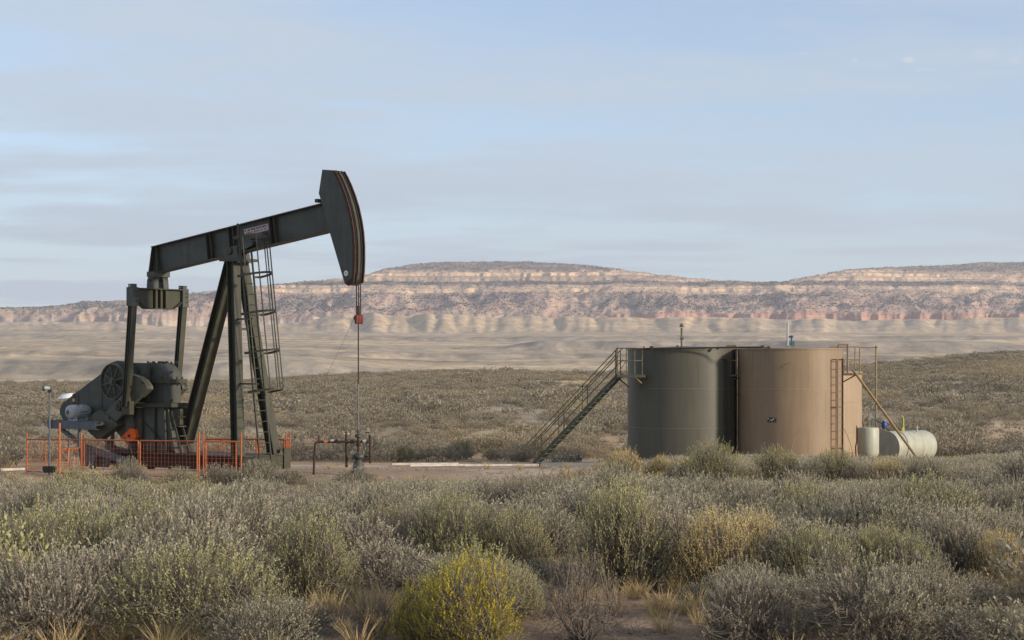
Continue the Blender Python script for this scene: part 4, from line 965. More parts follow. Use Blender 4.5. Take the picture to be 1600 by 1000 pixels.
yz([(-.88, zt_+.03), (.88, zt_+.03), (.88, zt_), (-.88, zt_)], ea-.12, ea+.15).build('top_flange', M['paint2'], eq)
yz([(-.52, zb_), (.52, zb_), (.52, zb_-.025), (-.52, zb_-.025)], ea-.12, ea+.15).build('bottom_flange', M['paint2'], eq)
for s_ in (-1, 1):
    yz([(s_*.52, zb_), (s_*.86, zb_+.22), (s_*.86, zb_+.195), (s_*.52, zb_-.025)], ea-.12, ea+.15).build('bottom_flange', M['paint2'], eq)
for y_ in (-.2, .0, .2): yz([(y_-.012, zt_), (y_+.012, zt_), (y_+.012, zb_), (y_-.012, zb_)], ea+.03, ea+.14).build('stiffener', M['paint2'], eq)
for y_ in (-.2, .2):
    MB().prism([(ea-.16, zt_+.03), (ea+.16, zt_+.03), (ea+.14, zt_+.28), (ea+.07, zt_+.40), (ea-.07, zt_+.40), (ea-.14, zt_+.28)], y_-.11, y_+.09).build('equalizer_bearing', M['paint'], eq)
    MB().lathe([(0, -.13), (.08, -.13), (.12, -.10), (.12, .1)], 16, (ea, y_, zt_+.33), 'y').build('bearing_cap', M['paint2'], eq)
bzt = A(250, 428, 0)[1]
MB().box((ea+.02, 0, (zt_+.40+bzt)/2+.02), (.34, .62, .16)).build('bearing_housing', M['paint'], eq)
# sheave, belt guard --------------------------------------------------
gd_out = [(93.5, 645), (93.8, 638), (97, 631), (116, 615.5), (158, 584), (165, 574), (173, 567), (183, 563.5), (196, 565), (206, 574), (213, 590), (212, 610), (205, 640), (196, 658), (160, 664), (104, 659), (97, 654)]
gd = MB().prism([A(x_, y_, -.5) for x_, y_ in gd_out], -.50, -.34).build('belt_guard', M['paint'], PJ)
for px_ in (159, 122): 
    p = A(px_, 590 if px_ > 130 else 616, -.51); q_ = A(px_, 655, -.51); MB().bar((p[0], -.508, p[1]), (q_[0], -.508, q_[1]), .012, .03, (0, 1, 0)).build('guard_seam', M['paint2'], gd)
for y0, y1, m_ in ((616, 622, 'red'), (622.5, 627.5, 'yellowgreen'), (628, 634, 'red')):
    MB().prism([A(113.5, y0, -.5), A(117.5, y0-(2 if y0 < 617 else 0), -.5), A(117.5, y1, -.5), A(113.5, y1, -.5)], -.512, -.503).build('warning_sticker', M[m_], gd)
sc_ = A(177, 596, -.62); RS = .55
sh = MB().lathe([(RS-.035, -.06), (RS, -.06), (RS, .06), (RS-.035, .06), (RS-.035, -.06)], 40, (sc_[0], -.62, sc_[1]), 'y').build('sheave', M['crank'], PJ)
MB().lathe([(0, -.10), (.07, -.10), (.07, -.05), (.12, -.05), (.12, .06), (0, .06)], 20, (sc_[0], -.62, sc_[1]), 'y').build('hub', M['crank'], sh)
for i in range(8):
    a_ = i*PI/4+.25; d = Vector((math.cos(a_), 0, math.sin(a_))); c_ = Vector((sc_[0], -.62, sc_[1]))
    MB().bar(c_+d*.11, c_+d*(RS-.02), .05, .035, (0, 1, 0)).build('spoke', M['crank'], sh)
# motor ----------------------------------------------------------------
mz = A(106, 644, -1.35); ma = mz[0]; mzz = mz[1]
mo_ = MB().lathe([(0, -1.36), (.10, -1.36), (.19, -1.30), (.215, -1.24), (.215, -1.12), (.20, -1.11), (.20, -.62), (.17, -.58), (0, -.58)], 28, (ma, 0, mzz), 'y').build('motor', M['grey'], PJ)
for i in range(20):
    a_ = i*2*PI/20; d = Vector((math.cos(a_), 0, math.sin(a_))); MB().bar(Vector((ma, -1.06, mzz))+d*.205, Vector((ma, -.68, mzz))+d*.205, .012, .035, d.cross(Vector((0, 1, 0)))).build('cooling_fin', M['grey'], mo_)
MB().lathe([(0, -1.375), (.06, -1.375), (.08, -1.36)], 16, (ma, 0, mzz), 'y').build('fan_cap', M['bluegrey'], mo_)
MB().lathe([(.217, -1.12), (.225, -1.12), (.225, -1.05), (.217, -1.05)], 28, (ma, 0, mzz), 'y').build('clamp_ring', M['grey'], mo_)
MB().box((ma+.18, -.9, mzz+.12), (.16, .26, .16)).build('terminal_box', M['grey'], mo_)
for bb in (-1.15, -.72): MB().prism([(ma-.2, mzz-.27), (ma+.2, mzz-.27), (ma+.12, mzz-.12), (ma-.12, mzz-.12)], bb-.04, bb+.04).build('foot', M['grey'], mo_)
MB().tube((ma, -.6, mzz), (ma, -.48, mzz), .05, 10).build('shaft', M['black'], mo_)
# motor platform ----------------------------------------------------
z1 = mzz-.27; pl0 = A(80, 660, -1.35)[0]; pl1 = A(150, 660, -1.35)[0]
mp_ = MB().box(((pl0+pl1)/2, -1.35, z1-.125), (pl1-pl0, .016, .23)).build('motor_platform', M['bluegrey'], PJ)
for z_ in (z1-.01, z1-.24): MB().box(((pl0+pl1)/2, -1.31, z_), (pl1-pl0, .10, .016)).build('flange', M['bluegrey'], mp_)
MB().box(((pl0+pl1)/2, .1, z1-.125), (pl1-pl0, .06, .23)).build('rear_channel', M['bluegrey'], mp_)
MB().box((pl0-.05, -.62, z1-.115), (.09, 1.6, .26)).build('end_beam', M['bluegrey'], mp_)
for a_ in (pl0+.35, pl0+.85, pl1-.2): MB().box((a_, -.62, z1-.07), (.1, 1.4, .10)).build('cross_bar', M['bluegrey'], mp_)
MB().box(((pl0+pl1)/2, -.62, z1-.005), ((pl1-pl0)*.8, 1.2, .012)).build('motor_plate', M['bluegrey'], mp_)
for b__, b2 in ((-1.3, -1.0), (0.0, -.1)):
    e = b__+1.3
    def Q3(px, py, bb): v = A3(px, py, -1.2 if e == 0 else -1.2); return Vector((v.x, bb, v.z))
    MB().bar(Q3(100, 671, b__), Q3(138, 706, b2), .10, .10, (0, 1, 0)).build('diagonal_brace', M['bluegrey'], mp_)
    MB().bar(Q3(128, 670, b__), Q3(128, 698, b__), .08, .08, (0, 1, 0)).build('post', M['bluegrey'], mp_)
    MB().bar(Q3(122, 699, b2), Q3(196, 722, b2), .10, .20, (0, 1, 0)).build('lower_brace', M['bluegrey'], mp_)
    MB().bar(Q3(140, 706, b2), Q3(136, 736, b2), .10, .22, (0, 1, 0)).build('strut', M['bluegrey'], mp_)
    MB().bar(Q3(176, 716, b2), Q3(192, 735, b2), .08, .12, (0, 1, 0)).build('strut', M['bluegrey'], mp_)
MB().prism([A(124, 700, -.8), A(150, 703, -.8), A(176, 718, -.8), A(170, 730, -.8), A(128, 728, -.8)], -.85, -.8).build('splash_plate', M['bluegrey'], mp_)
# brake lever and small bits below the crank
MB().bar(A3(195, 683, -.95), A3(208, 712, -.95), .03, .05, (0, 1, 0)).build('brake_lever', M['paint2'], PJ)
MB().bar(A3(170, 690, -.9), A3(200, 718, -.9), .06, .08, (0, 1, 0)).build('brake_linkage', M['black'], PJ)

# ================================================================ valve pole left of the motor
D = 52.5; x0, _, z_top = wpt(77.5, 606, D); zg = gz(x0, D)
vp = empty('vent_pole', (x0, D, zg)); tag(vp, 'thin grey pole with a sideways valve on top, left of the pump motor', 'pipe')
h_ = z_top-zg
MB().tube((0, 0, -.05), (0, 0, h_-.1), .032, 8, .026).build('pole', M['bluegrey'], vp)
MB().tube((0, 0, h_-.13), (0, 0, h_-.02), .045, 8).build('elbow', M['black'], vp)
MB().tube((.04, 0, h_-.02), (-.14, -.06, h_+.0), .05, 10).build('valve_body', M['grey'], vp)
MB().tube((-.13, -.06, h_), (-.19, -.08, h_+.0), .095, 12, .07).build('valve_flange', M['bluegrey'], vp)
MB().tube((.03, 0, h_-.02), (.06, .01, h_-.02), .075, 12).build('rear_flange', M['bluegrey'], vp)
MB().box((0, 0, .18), (.34, .2, .18)).build('base_fitting', M['black'], vp)
# white tarp-like cover behind the belt guard
cx, cy, cz_ = wpt(108, 619, 62.5)
wc = MB(); wc.lathe([(0, .10), (.2, .085), (.34, .02), (.40, -.06), (.36, -.08), (0, -.04)], 18, (0, 0, 0)); wco = wc.build('white_cover', M['white'], None); 
wst = empty('covered_stand', (cx, cy, gz(cx, cy))); tag(wst, 'white domed cover on a post showing behind the belt guard', 'cover')
wco.parent = wst; wco.location = (0, 0, cz_-gz(cx, cy)); wco.rotation_euler = (0, -.12, 0)
MB().tube((0, 0, 0), (0, 0, cz_-gz(cx, cy)), .04, 8).build('post', M['bluegrey'], wst)

# ================================================================ orange safety fence
def fence_panel(p0, p1, ztop0, ztop1, zb0, zb1, label, mid=None, posts=(True, True), tall=.0, group='orange mesh fence panels round the pump', wires=True, toprail=.019):
    p0 = Vector(p0); p1 = Vector(p1); root = empty('safety_fence', (p0.x, p0.y, 0)); tag(root, label, 'fence panel', group)
    def P(t, z): q = (p1-p0)*t; return Vector((q.x, q.y, z))
    Zt = lambda t: ztop0+(ztop1-ztop0)*t
    Zb = lambda t: zb0+(zb1-zb0)*t
    if toprail: MB().tube(P(0, Zt(0)), P(1, Zt(1)), toprail, 8).build('top_rail', M['orange'], root)
    MB().tube(P(0, Zb(0)+.06), P(1, Zb(1)+.06), .02, 8).build('bottom_rail', M['orange'], root)
    for t, on in ((0, posts[0]), (1, posts[1])):
        if on: MB().tube(P(t, Zb(t)-.1), P(t, Zt(t)+tall), .020, 8).build('post', M['orange'], root)
    for t in (mid or []): MB().tube(P(t, Zb(t)), P(t, Zt(t)), .017, 8).build('upright', M['orange'], root)
    if wires:
        b = MB(); Ln = (p1-p0).length; n_ = max(3, int(Ln/.11))
        for i in range(1, n_):
            t = i/n_; b.tube(P(t, Zb(t)+.06), P(t, Zt(t)), .0042, 4, caps=False)
        nh = 9
        for i in range(1, nh):
            f_ = i/nh; b.tube(P(0, Zb(0)*(1-f_)+Zt(0)*f_), P(1, Zb(1)*(1-f_)+Zt(1)*f_), .0042, 4, caps=False)
        w = b.build('wire_mesh', M['orange'], root); w['kind'] = 'stuff'
    return root
def fp(px, D): return ((px-800)/F*D, D)
def zt_at(py, D): return EYE+(HOR-py)/F*D
fs = [
 (42, 54.0, 127, 52.3, 686.5, 687, 'leftmost orange fence panel at the motor end', [.35, .62], .18),
 (129, 52.3, 216, 51.6, 687, 688.5, 'orange fence panel below the counterweight', [.03], .0),
 (219, 51.5, 308, 50.8, 688.5, 689.5, 'orange fence panel in front of the gearbox base', [], .0),
 (318, 50.8, 377, 50.6, 689.5, 690, 'short orange fence panel left of the near pump leg', [.06, .86], .25),
]
for x0_, d0, x1_, d1, y0, y1, lb, mid, tall in fs:
    a_ = fp(x0_, d0); c_ = fp(x1_, d1); fence_panel(a_, c_, zt_at(y0, d0), zt_at(y1, d1), gz(*a_), gz(*c_), lb, mid, (True, True), tall)
for x_, d_, y_ in ((309.5, 50.75, 675), (42.5, 54.0, 673)):
    a_ = fp(x_, d_); pass
a_ = fp(311, 50.7); po = MB().tube((0, 0, gz(*a_)-.1), (0, 0, zt_at(675, 50.7)), .024, 8).build('fence_post', M['orange'], None, 'taller orange post where two fence panels meet below the rear pump leg'); po.location = (a_[0], a_[1], 0); po['category'] = 'fence post'
bk = [(322, 61.5, 400, 60.8, 686, 686, 'rear orange fence panel seen between the pump legs', [.3, .7]), (402, 60.8, 446, 59.6, 686, 687, 'orange fence panel right of the pump legs', [.95])]
for x0_, d0, x1_, d1, y0, y1, lb, mid in bk:
    a_ = fp(x0_, d0); c_ = fp(x1_, d1); fence_panel(a_, c_, zt_at(y0, d0), zt_at(y1, d1), zt_at(738, d0), zt_at(738, d1), lb, mid, (True, True), .0, wires=True, toprail=.032)
a_ = fp(453, 57.5); c_ = fp(447, 59.5); fence_panel(c_, a_, zt_at(687, 59.5), zt_at(687, 57.5), zt_at(735, 59.5), zt_at(736, 57.5), 'narrow rightmost orange fence piece with a tall post', [], (True, True), .25)
# cross braced stand in the left panel
a_ = fp(93, 51.4); st_ = empty('fence_stand', (a_[0], a_[1], gz(*a_))); tag(st_, 'orange post with a flat foot leaning on the leftmost fence panel', 'fence post')
MB().tube((0, 0, 0), (0, 0, zt_at(661, 51.4)-gz(*a_)), .03, 8).build('post', M['orange'], st_); MB().box((.12, 0, .06), (.5, .08, .04)).build('foot', M['orange'], st_)
MB().tube((.0, .2, .75), (.45, .25, .78), .03, 6).build('arm', M['orange'], st_); MB().tube((.18, .1, .1), (.20, .2, .8), .02, 6).build('strut', M['orange'], st_); MB().tube((.32, .1, .1), (.35, .2, .6), .016, 6).build('strut', M['orange'], st_)

# ================================================================ wellhead
wx, wy = OX+ac*cT, OY-ac*sT
WH = empty('wellhead', (wx, wy, gz(wx, wy))); tag(WH, 'dark wellhead with side pipes standing under the horsehead', 'wellhead')
zg = gz(wx, wy)
def wl(px, py, dy=0): Y = wy+dy; p = wpt(px, py, Y); return Vector((p.x-wx, dy, p.z-zg))
z_ = lambda py: wl(560, py).z
MB().lathe([(0, z_(672)), (.03, z_(672)), (.035, z_(678)), (.095, z_(679)), (.10, z_(683)), (.04, z_(684.5)), (.04, z_(690)), (0, z_(690))], 16).build('stuffing_box', M['paint2'], WH)
MB().lathe([(0, z_(687)), (.055, z_(688)), (.055, z_(696)), (.035, z_(697)), (.035, z_(706)), (0, z_(706))], 14).build('flow_tee', M['darkrust'], WH)
MB().lathe([(0, z_(707)), (.10, z_(708)), (.165, z_(711)), (.17, z_(714)), (.10, z_(717.5)), (.08, z_(719)), (.15, z_(726)), (.17, z_(732)), (0, z_(733))], 20).build('casing_head', M['paint'], WH)
MB().lathe([(0, .14), (.20, .14), (.22, .10), (.22, -.05)], 20).build('base_flange', M['black'], WH)
MB().tube(wl(496, 690.5, -.15), wl(556, 690, 0), .035, 8).build('flow_line', M['darkrust'], WH)
MB().path([wl(496, 690.5, -.15), wl(492.5, 693, -.17), wl(492, 700, -.2), wl(490, 742, -.3)], .032, 8).build('riser', M['darkrust'], WH)
MB().tube(wl(541, 675, .05), wl(541.5, 730, .05), .035, 8).build('riser', M['darkrust'], WH)
MB().tube(wl(578, 679, .05), wl(578.5, 724, .05), .03, 8).build('riser', M['darkrust'], WH)
MB().tube(wl(562, 690, 0), wl(579, 691, .05), .032, 8).build('outlet_pipe', M['darkrust'], WH)
MB().tube(wl(548, 690, 0), wl(553, 690, 0), .06, 10).build('union_nut', M['black'], WH)
MB().tube(wl(567, 689.5, 0), wl(571.5, 689.5, 0), .05, 10).build('union_nut', M['grey'], WH)
MB().tube(wl(506, 690, -.12), wl(512, 690, -.11), .045, 10).build('ball_valve', M['orange'], WH)
MB().tube(wl(498, 689, -.15), wl(498, 684, -.15), .018, 6).build('valve_stem', M['black'], WH)
MB().box(wl(498, 683.5, -.15), (.05, .05, .09)).build('valve_handle', M['red'], WH)
MB().box(wl(519, 688, -.1), (.09, .06, .05)).build('check_valve', M['grey'], WH)
MB().box(wl(526, 689, -.1), (.06, .08, .10)).build('check_valve', M['black'], WH)
MB().box(wl(541.5, 677.5, .05), (.16, .05, .03)).build('tee_handle', M['palepipe'], WH)
MB().lathe([(0, .02), (.10, .015), (.10, -.015), (0, -.02)], 14, wl(576.5, 676, .05)).build('handwheel', M['paint2'], WH)
MB().tube(wl(575, 713, -.02), wl(568, 713, 0), .03, 8).build('side_outlet', M['black'], WH)

# ================================================================ tanks
def tank(px, D, R, ztop, height, m, ms, name, label, seams=2):
    X = (px-800)/F*D; root = empty(name, (X, D, ztop-height)); tag(root, label, 'tank')
    MB().lathe([(R, 0), (R, height)], 112).build('shell', M[m], root)
    MB().lathe([(R+.02, height-.03), (R+.03, height-.03), (R+.03, height+.03), (R-.02, height+.03), (0, height+.16)], 112).build('roof', M[m], root)
    for i in range(1, seams+1):
        z0 = height-i*height/(seams+1); MB().lathe([(R+.001, z0-.012), (R+.007, z0-.008), (R+.007, z0+.008), (R+.001, z0+.012)], 112).build('weld_seam', M[ms], root)
    # staggered vertical seams of the courses
    for i in range(seams+1):
        for j in range(3):
            a_ = -PI/2+(-.9+j*1.1+.37*(i % 2)); zb0 = i*height/(seams+1)
            MB().box((math.cos(a_)*(R+.002), math.sin(a_)*(R+.002), zb0+height/(seams+1)/2), (.006, .018, height/(seams+1)-.03), Matrix.Rotation(a_, 3, 'Z')).build('vertical_seam', M[m], root)
    return root, X
ZT = 3.67
GT, gx_ = tank(1066, 82.0, 2.33, ZT, 4.95, 'green_tank', 'seam', 'storage_tank', 'dark green cylindrical storage tank with the stairway on its left')
TT, tx_ = tank(1234.5, 80.9, 2.20, ZT, 4.95, 'tan_tank', 'seamtan', 'storage_tank', 'tan cylindrical storage tank with a ladder and a small plate on its front')
BT, bx_ = tank(1270, 89.0, 2.24, 2.66, 4.1, 'tan_tank2', 'seamtan', 'storage_tank', 'lower light tan tank half hidden behind the tan tank on its right')
def tl_(root, px, py, Y): p = wpt(px, py, Y); return p-root.location
# vents
def vent(root, px, y0, y1, D, m1, nm='vent_pipe'):
    o = MB().tube(tl_(root, px, y1, D), tl_(root, px, y0, D), .04, 8).build(nm, M[m1], root); return o
v_ = vent(GT, 1065, 512, 548, 81, 'olivepipe'); MB().lathe([(0, .14), (.05, .1), (.10, .0), (.06, -.02)], 10, tl_(GT, 1065, 510, 81)).build('vent_cap', M['olivepipe'], v_)
MB().tube(tl_(GT, 1062.5, 528.5, 81), tl_(GT, 1068, 528.5, 81), .06, 8).build('flange', M['bluegrey'], v_)
MB().tube(tl_(GT, 1057, 541, 80.6), tl_(GT, 1060, 541, 80.6), .06, 8).build('thief_hatch', M['bluegrey'], GT)
MB().tube(tl_(TT, 1238, 541, 80.2), tl_(TT, 1241, 549, 80.2), .07, 8).build('relief_valve', M['brownpipe'], TT)
v_ = vent(TT, 1230.6, 504, 540, 80.2, 'grey'); MB().tube(tl_(TT, 1231, 526.5, 80.2), tl_(TT, 1237, 526.5, 80.2), .03, 6).build('link', M['blue'], v_)
MB().tube(tl_(TT, 1237, 526, 80.2), tl_(TT, 1237, 540, 80.2), .045, 8).build('gauge_pipe', M['teal'], v_)
MB().lathe([(0, .06), (.08, .03), (.08, -.03), (0, -.06)], 10, tl_(TT, 1237, 526, 80.2)).build('blue_valve', M['blue'], v_)
MB().box(tl_(TT, 1239.5, 537, 80.2), (.1, .08, .2)).build('gauge_box', M['teal'], v_)
MB().tube(tl_(TT, 1231, 540, 80.2), tl_(TT, 1236, 545, 80.2), .03, 6).build('support', M['brownpipe'], v_)
for px_ in (1268, 1278, 1281): MB().lathe([(0, .10), (.06, .09), (.06, 0)], 10, tl_(TT, px_, 547, 80.4)).build('roof_fitting', M['palepipe'], TT)
# plate, small marks on the tan tank
def on_tank(root, R, D, Xc, px, py, off=.01):
    X = (px-800)/F*(D-R*.9)-Xc; a_ = math.asin(max(-1, min(1, X/R))); return Vector((math.sin(a_)*(R+off), -math.cos(a_)*(R+off), EYE+(HOR-py)/F*(D-R*math.cos(a_))-root.location.z)), a_
p, a_ = on_tank(TT, 2.20, 80.9, tx_, 1206.3, 656.2)
rot = Matrix.Rotation(a_, 3, 'Z')
pl = MB().box(p, (.37, .016, .19), rot).build('tank_plate', M['black'], TT, 'small dark plate with pale worn marks')
b = MB()
for u_, w_, s1_, s2_ in ((-.15, .05, .05, .06), (-.10, -.05, .03, .05), (-.03, 0.0, .06, .07), (.05, .02, .07, .06), (.12, .06, .07, .03), (.02, -.06, .03, .03), (.13, -.04, .05, .02)): b.box(p+rot@Vector((u_, -.011, w_)), (s1_, .006, s2_), rot)
b.build('worn_marks', M['palepipe'], pl)
p, a_ = on_tank(TT, 2.20, 80.9, tx_, 1222.5, 573); MB().box(p, (.05, .03, .05), Matrix.Rotation(a_, 3, 'Z')).build('lug', M['brownpipe'], TT)
p, a_ = on_tank(TT, 2.20, 80.9, tx_, 1231, 567.5); MB().bar(p-Vector((.08, 0, .04)), p+Vector((.08, 0, .04)), .02, .03).build('lug', M['brownpipe'], TT)
# ladder on the tan tank
a_ = R_(49); rd = Vector((math.sin(a_), -math.cos(a_), 0)); td = Vector((math.cos(a_), math.sin(a_), 0)); c_ = rd*(2.20+.2)
z0 = 712; lz1 = EYE+(HOR-560)/F*79.4-TT.location.z; lz0 = EYE+(HOR-712)/F*79.4-TT.location.z
lad = MB().tube(c_-td*.24+Vector((0, 0, lz0)), c_-td*.24+Vector((0, 0, lz1)), .03, 8).build('ladder', M['brownpipe'], TT)
MB().tube(c_+td*.24+Vector((0, 0, lz0-.1)), c_+td*.24+Vector((0, 0, lz1)), .04, 8).build('side_rail', M['darkrust'], lad)
rg = None; z_r = lz0+.1
while z_r < lz1:
    if rg is None: rg = MB().tube(-td*.24, td*.24, .014, 6).build('rung', M['brownpipe'], lad); rg.location = c_+Vector((0, 0, z_r))
    else: copyobj(rg, lad, c_+Vector((0, 0, z_r)))
    z_r += .32
for z_r in (lz0+.3, (lz0+lz1)/2, lz1-.05):
    for s_ in (-1, 1): MB().tube(c_+td*.24*s_+Vector((0, 0, z_r)), c_-rd*.2+td*.24*s_+Vector((0, 0, z_r)), .02, 6).build('bracket', M['brownpipe'], lad)
p, a2 = on_tank(TT, 2.20, 80.9, tx_, 1303.5, 662); MB().lathe([(0, .012), (.09, .01), (.09, 0)], 12).build('round_mark', M['palepipe'], TT).location = p+rd*0
TT.children[-1].rotation_euler = (PI/2, 0, a2)
# railing round the right-hand platform, standing on the lower tank
def rail(root, pts, r, m, nm): return MB().path([tl_(root, *p) for p in pts], r, 8).build(nm, M[m], root)
PR = empty('tank_platform', (wpt(1330, 583, 84)[0], 84.0, 2.6)); tag(PR, 'ochre railed platform between the tan tank and the lower tank behind', 'platform')
MB().box(tl_(PR, 1331, 584, 84.6), (.95, 1.5, .10)).build('deck', M['ochre'], PR)
rail(PR, [(1295, 549, 83.8), (1295.5, 543, 83.8), (1298, 542, 83.8), (1342, 542, 83.9), (1343.5, 545, 83.9), (1343.3, 583, 83.9)], .028, 'ochre', 'handrail')
rail(PR, [(1316, 562, 83.9), (1343.3, 562, 83.9)], .024, 'ochre', 'mid_rail')
for px_, y0, y1, D_, r_, m_ in ((1298, 543, 562, 83.8, .024, 'ochre'), (1324.3, 537, 583, 83.6, .038, 'brownpipe'), (1336, 543, 579, 84.8, .026, 'ochre'), (1319, 562, 583, 85.2, .02, 'ochre')):
    MB().tube(tl_(PR, px_, y0, D_), tl_(PR, px_, y1, D_), r_, 8).build('post', M[m_], PR)
rail(PR, [(1310, 544, 83.4), (1310, 538.5, 83.4), (1325, 538.5, 83.5)], .034, 'brownpipe', 'vent_bend')
MB().tube(tl_(PR, 1316, 585, 83.8), tl_(PR, 1341, 585, 83.8), .045, 8).build('edge_tube', M['brownpipe'], PR)
MB().tube(tl_(PR, 1337, 586, 83.8), tl_(PR, 1317, 597, 84.6), .03, 6).build('knee_brace', M['ochre'], PR)
MB().tube(tl_(PR, 1332.5, 577.5, 83.2), tl_(PR, 1437.5, 722, 81.8), .058, 10).build('diagonal_pipe', M['ochre'], PR)
MB().lathe([(0, .05), (.10, .04), (.10, -.04), (0, -.05)], 12, tl_(PR, 1336.5, 578, 84)).build('valve', M['teal'], PR)
sp = empty('standpipe', (wpt(1369, 665, 84.5)[0], 84.5, gz(16, 84.5))); tag(sp, 'tall thin ochre pipe rising between the tan tanks and the horizontal tank', 'pipe')
MB().tube(tl_(sp, 1369, 735, 84.5), tl_(sp, 1369, 542.5, 84.5), .036, 8).build('pipe', M['ochre'], sp)
MB().tube(tl_(sp, 1343, 543, 84.3), tl_(sp, 1369, 543, 84.5), .022, 8).build('top_pipe', M['brownpipe'], sp)
MB().lathe([(0, .09), (.03, .08), (.06, 0), (.03, -.05)], 8, tl_(sp, 1369, 543, 84.5)).build('tee_fitting', M['brownpipe'], sp)
# walkway between green and tan tanks
WK = empty('tank_walkway', (wpt(1146, 586, 80.6)[0], 80.8, 2.55)); tag(WK, 'small rusty railed walkway bridging the gap between the green and tan tanks', 'walkway')
MB().box(tl_(WK, 1146, 586.5, 81.0), (.42, .9, .09)).build('deck', M['tread'], WK)
MB().box(tl_(WK, 1147, 592, 81.0), (.30, .5, .05), Matrix.Rotation(-.25, 3, 'Y')).build('support_bracket', M['tread'], WK)
for px_, D_, m_ in ((1141.5, 80.7, 'brownpipe'), (1150.3, 80.7, 'brownpipe'), (1146.5, 81.3, 'ochre')): MB().tube(tl_(WK, px_, 542, D_), tl_(WK, px_, 586, D_), .03, 8).build('post', M[m_], WK)
MB().path([tl_(WK, 1136, 546, 80.7), tl_(WK, 1136, 540, 80.7), tl_(WK, 1149.5, 540, 80.7), tl_(WK, 1150.3, 543, 80.7)], .035, 8).build('top_rail', M['brownpipe'], WK)
MB().tube(tl_(WK, 1141, 563.5, 80.7), tl_(WK, 1150.5, 563.5, 80.7), .022, 6).build('mid_rail', M['brownpipe'], WK)
MB().box(tl_(WK, 1146.5, 562, 81.5), (.12, .04, 1.1)).build('back_plate', M['palepipe'], WK)
MB().tube(tl_(WK, 1144.5, 593, 80.9), tl_(WK, 1144.8, 718, 80.9), .04, 8).build('down_pipe', M['brownpipe'], WK)
MB().tube(tl_(GT, 1135, 561, 80.2), tl_(GT, 1136.5, 705, 80.2), .045, 8).build('drain_pipe', M['black'], GT)
MB().tube(tl_(GT, 1127, 562, 80.3), tl_(GT, 1136, 562, 80.2), .04, 8).build('pipe_elbow', M['black'], GT)
# pipe running over both tank tops
tp = empty('roof_pipe', (wpt(960, 544, 80)[0], 80.0, ZT)); tag(tp, 'long dark pipe running along the top of the green tank to the tan tank', 'pipe')
MB().path([tl_(tp, 1003, 545, 79.8), tl_(tp, 1060, 544, 79.5), tl_(tp, 1150, 542.8, 79.2), tl_(tp, 1190, 542.5, 78.9)], .035, 8).build('pipe', M['darkrust'], tp)
for px_, py_, s_ in ((1018, 543.5, .07), (1063, 545, .04), (1121, 544, .05), (1191, 542, .06), (1201, 543, .05), (1006, 542, .03)): MB().box(tl_(tp, px_, py_, 79.7), (s_*2, .1, s_*2)).build('fitting', M['darkrust'], tp)
MB().path([tl_(tp, 1190, 542.5, 78.9), tl_(tp, 1203, 543.5, 79.0)], .02, 6).build('branch_pipe', M['darkrust'], tp)
for px_ in (1030, 1100, 1170): MB().tube(tl_(tp, px_, 543.5, 79.7), tl_(tp, px_, 548, 79.9), .02, 6).build('pipe_support', M['olivepipe'], tp)

# ================================================================ stairway to the green tank
S0 = wpt(834, 724, 81.6); S1 = wpt(966, 585, 80.1)
ST = empty('stairway', (S0.x, S0.y, gz(S0.x, S0.y))); tag(ST, 'steel stairway with double handrails climbing to the green tank', 'stairs')
o_ = ST.location; ax = (S1-S0); h2 = Vector((ax.x, ax.y, 0)).normalized(); lat = Vector((-h2.y, h2.x, 0)); lat = Vector((.33, .94, 0)).normalized()*.72
S0r = S0-o_; S1r = S1-o_
for k, s_ in enumerate((0, 1)):
    of = lat*s_
    MB().bar(S0r+of-ax*.0, S1r+of, .03, .13, lat).build('stringer', M['tread'], ST)
    for hh in (1.12, .78, .42) if k == 0 else (1.12, .62):
        MB().path([S0r+of+Vector((0, 0, hh))+(-ax.normalized()*(.55 if hh > 1 else .1)), S1r+of+Vector((0, 0, hh))], .022, 8).build('handrail', M['olivepipe'], ST)
    for t in (.03, .30, .58, .97):
        p = S0r+ax*t+of; MB().tube(p, p+Vector((0, 0, 1.12)), .024, 8).build('post', M['olivepipe'], ST)
tr_ = None; nst = 19
for i in range(1, nst):
    p = S0r+ax*(i/nst)+lat*.5
    if tr_ is None: tr_ = MB().bar(-lat*.5, lat*.5, .03, .20, (0, 0, 1)).build('tread', M['tread'], ST); tr_.location = p
    else: copyobj(tr_, ST, p)
# platform at the top
pd = wpt(984, 586, 80.2)-o_
MB().box(pd+Vector((.05, .15, -.04)), (1.18, .95, .12)).build('platform', M['tread'], ST)
MB().bar(pd+Vector((-.55, -.2, -.08)), pd+Vector((-.02, .5, -.5)), .08, .06).build('knee_brace', M['tread'], ST)
MB().bar(pd+Vector((.2, -.3, -.08)), pd+Vector((.5, .1, -.33)), .05, .04).build('knee_brace', M['ochre'], ST)
zp = 1.12
for dx_, dy_ in ((-.53, -.3), (-.16, -.3), (.18, -.32), (.50, -.2), (-.53, .5)):
    MB().tube(pd+Vector((dx_, dy_, 0)), pd+Vector((dx_, dy_, zp)), .024, 8).build('post', M['olivepipe'], ST)
for z_ in (zp, .6):
    MB().path([pd+Vector((-.53, .5, z_)), pd+Vector((-.53, -.3, z_)), pd+Vector((.18, -.32, z_)), pd+Vector((.50, -.2, z_))], .022, 8).build('platform_rail', M['olivepipe'], ST)
MB().path([pd+Vector((-.16, -.3, .6)), pd+Vector((-.53, -.3, .02))], .018, 6).build('diagonal_rail', M['olivepipe'], ST)

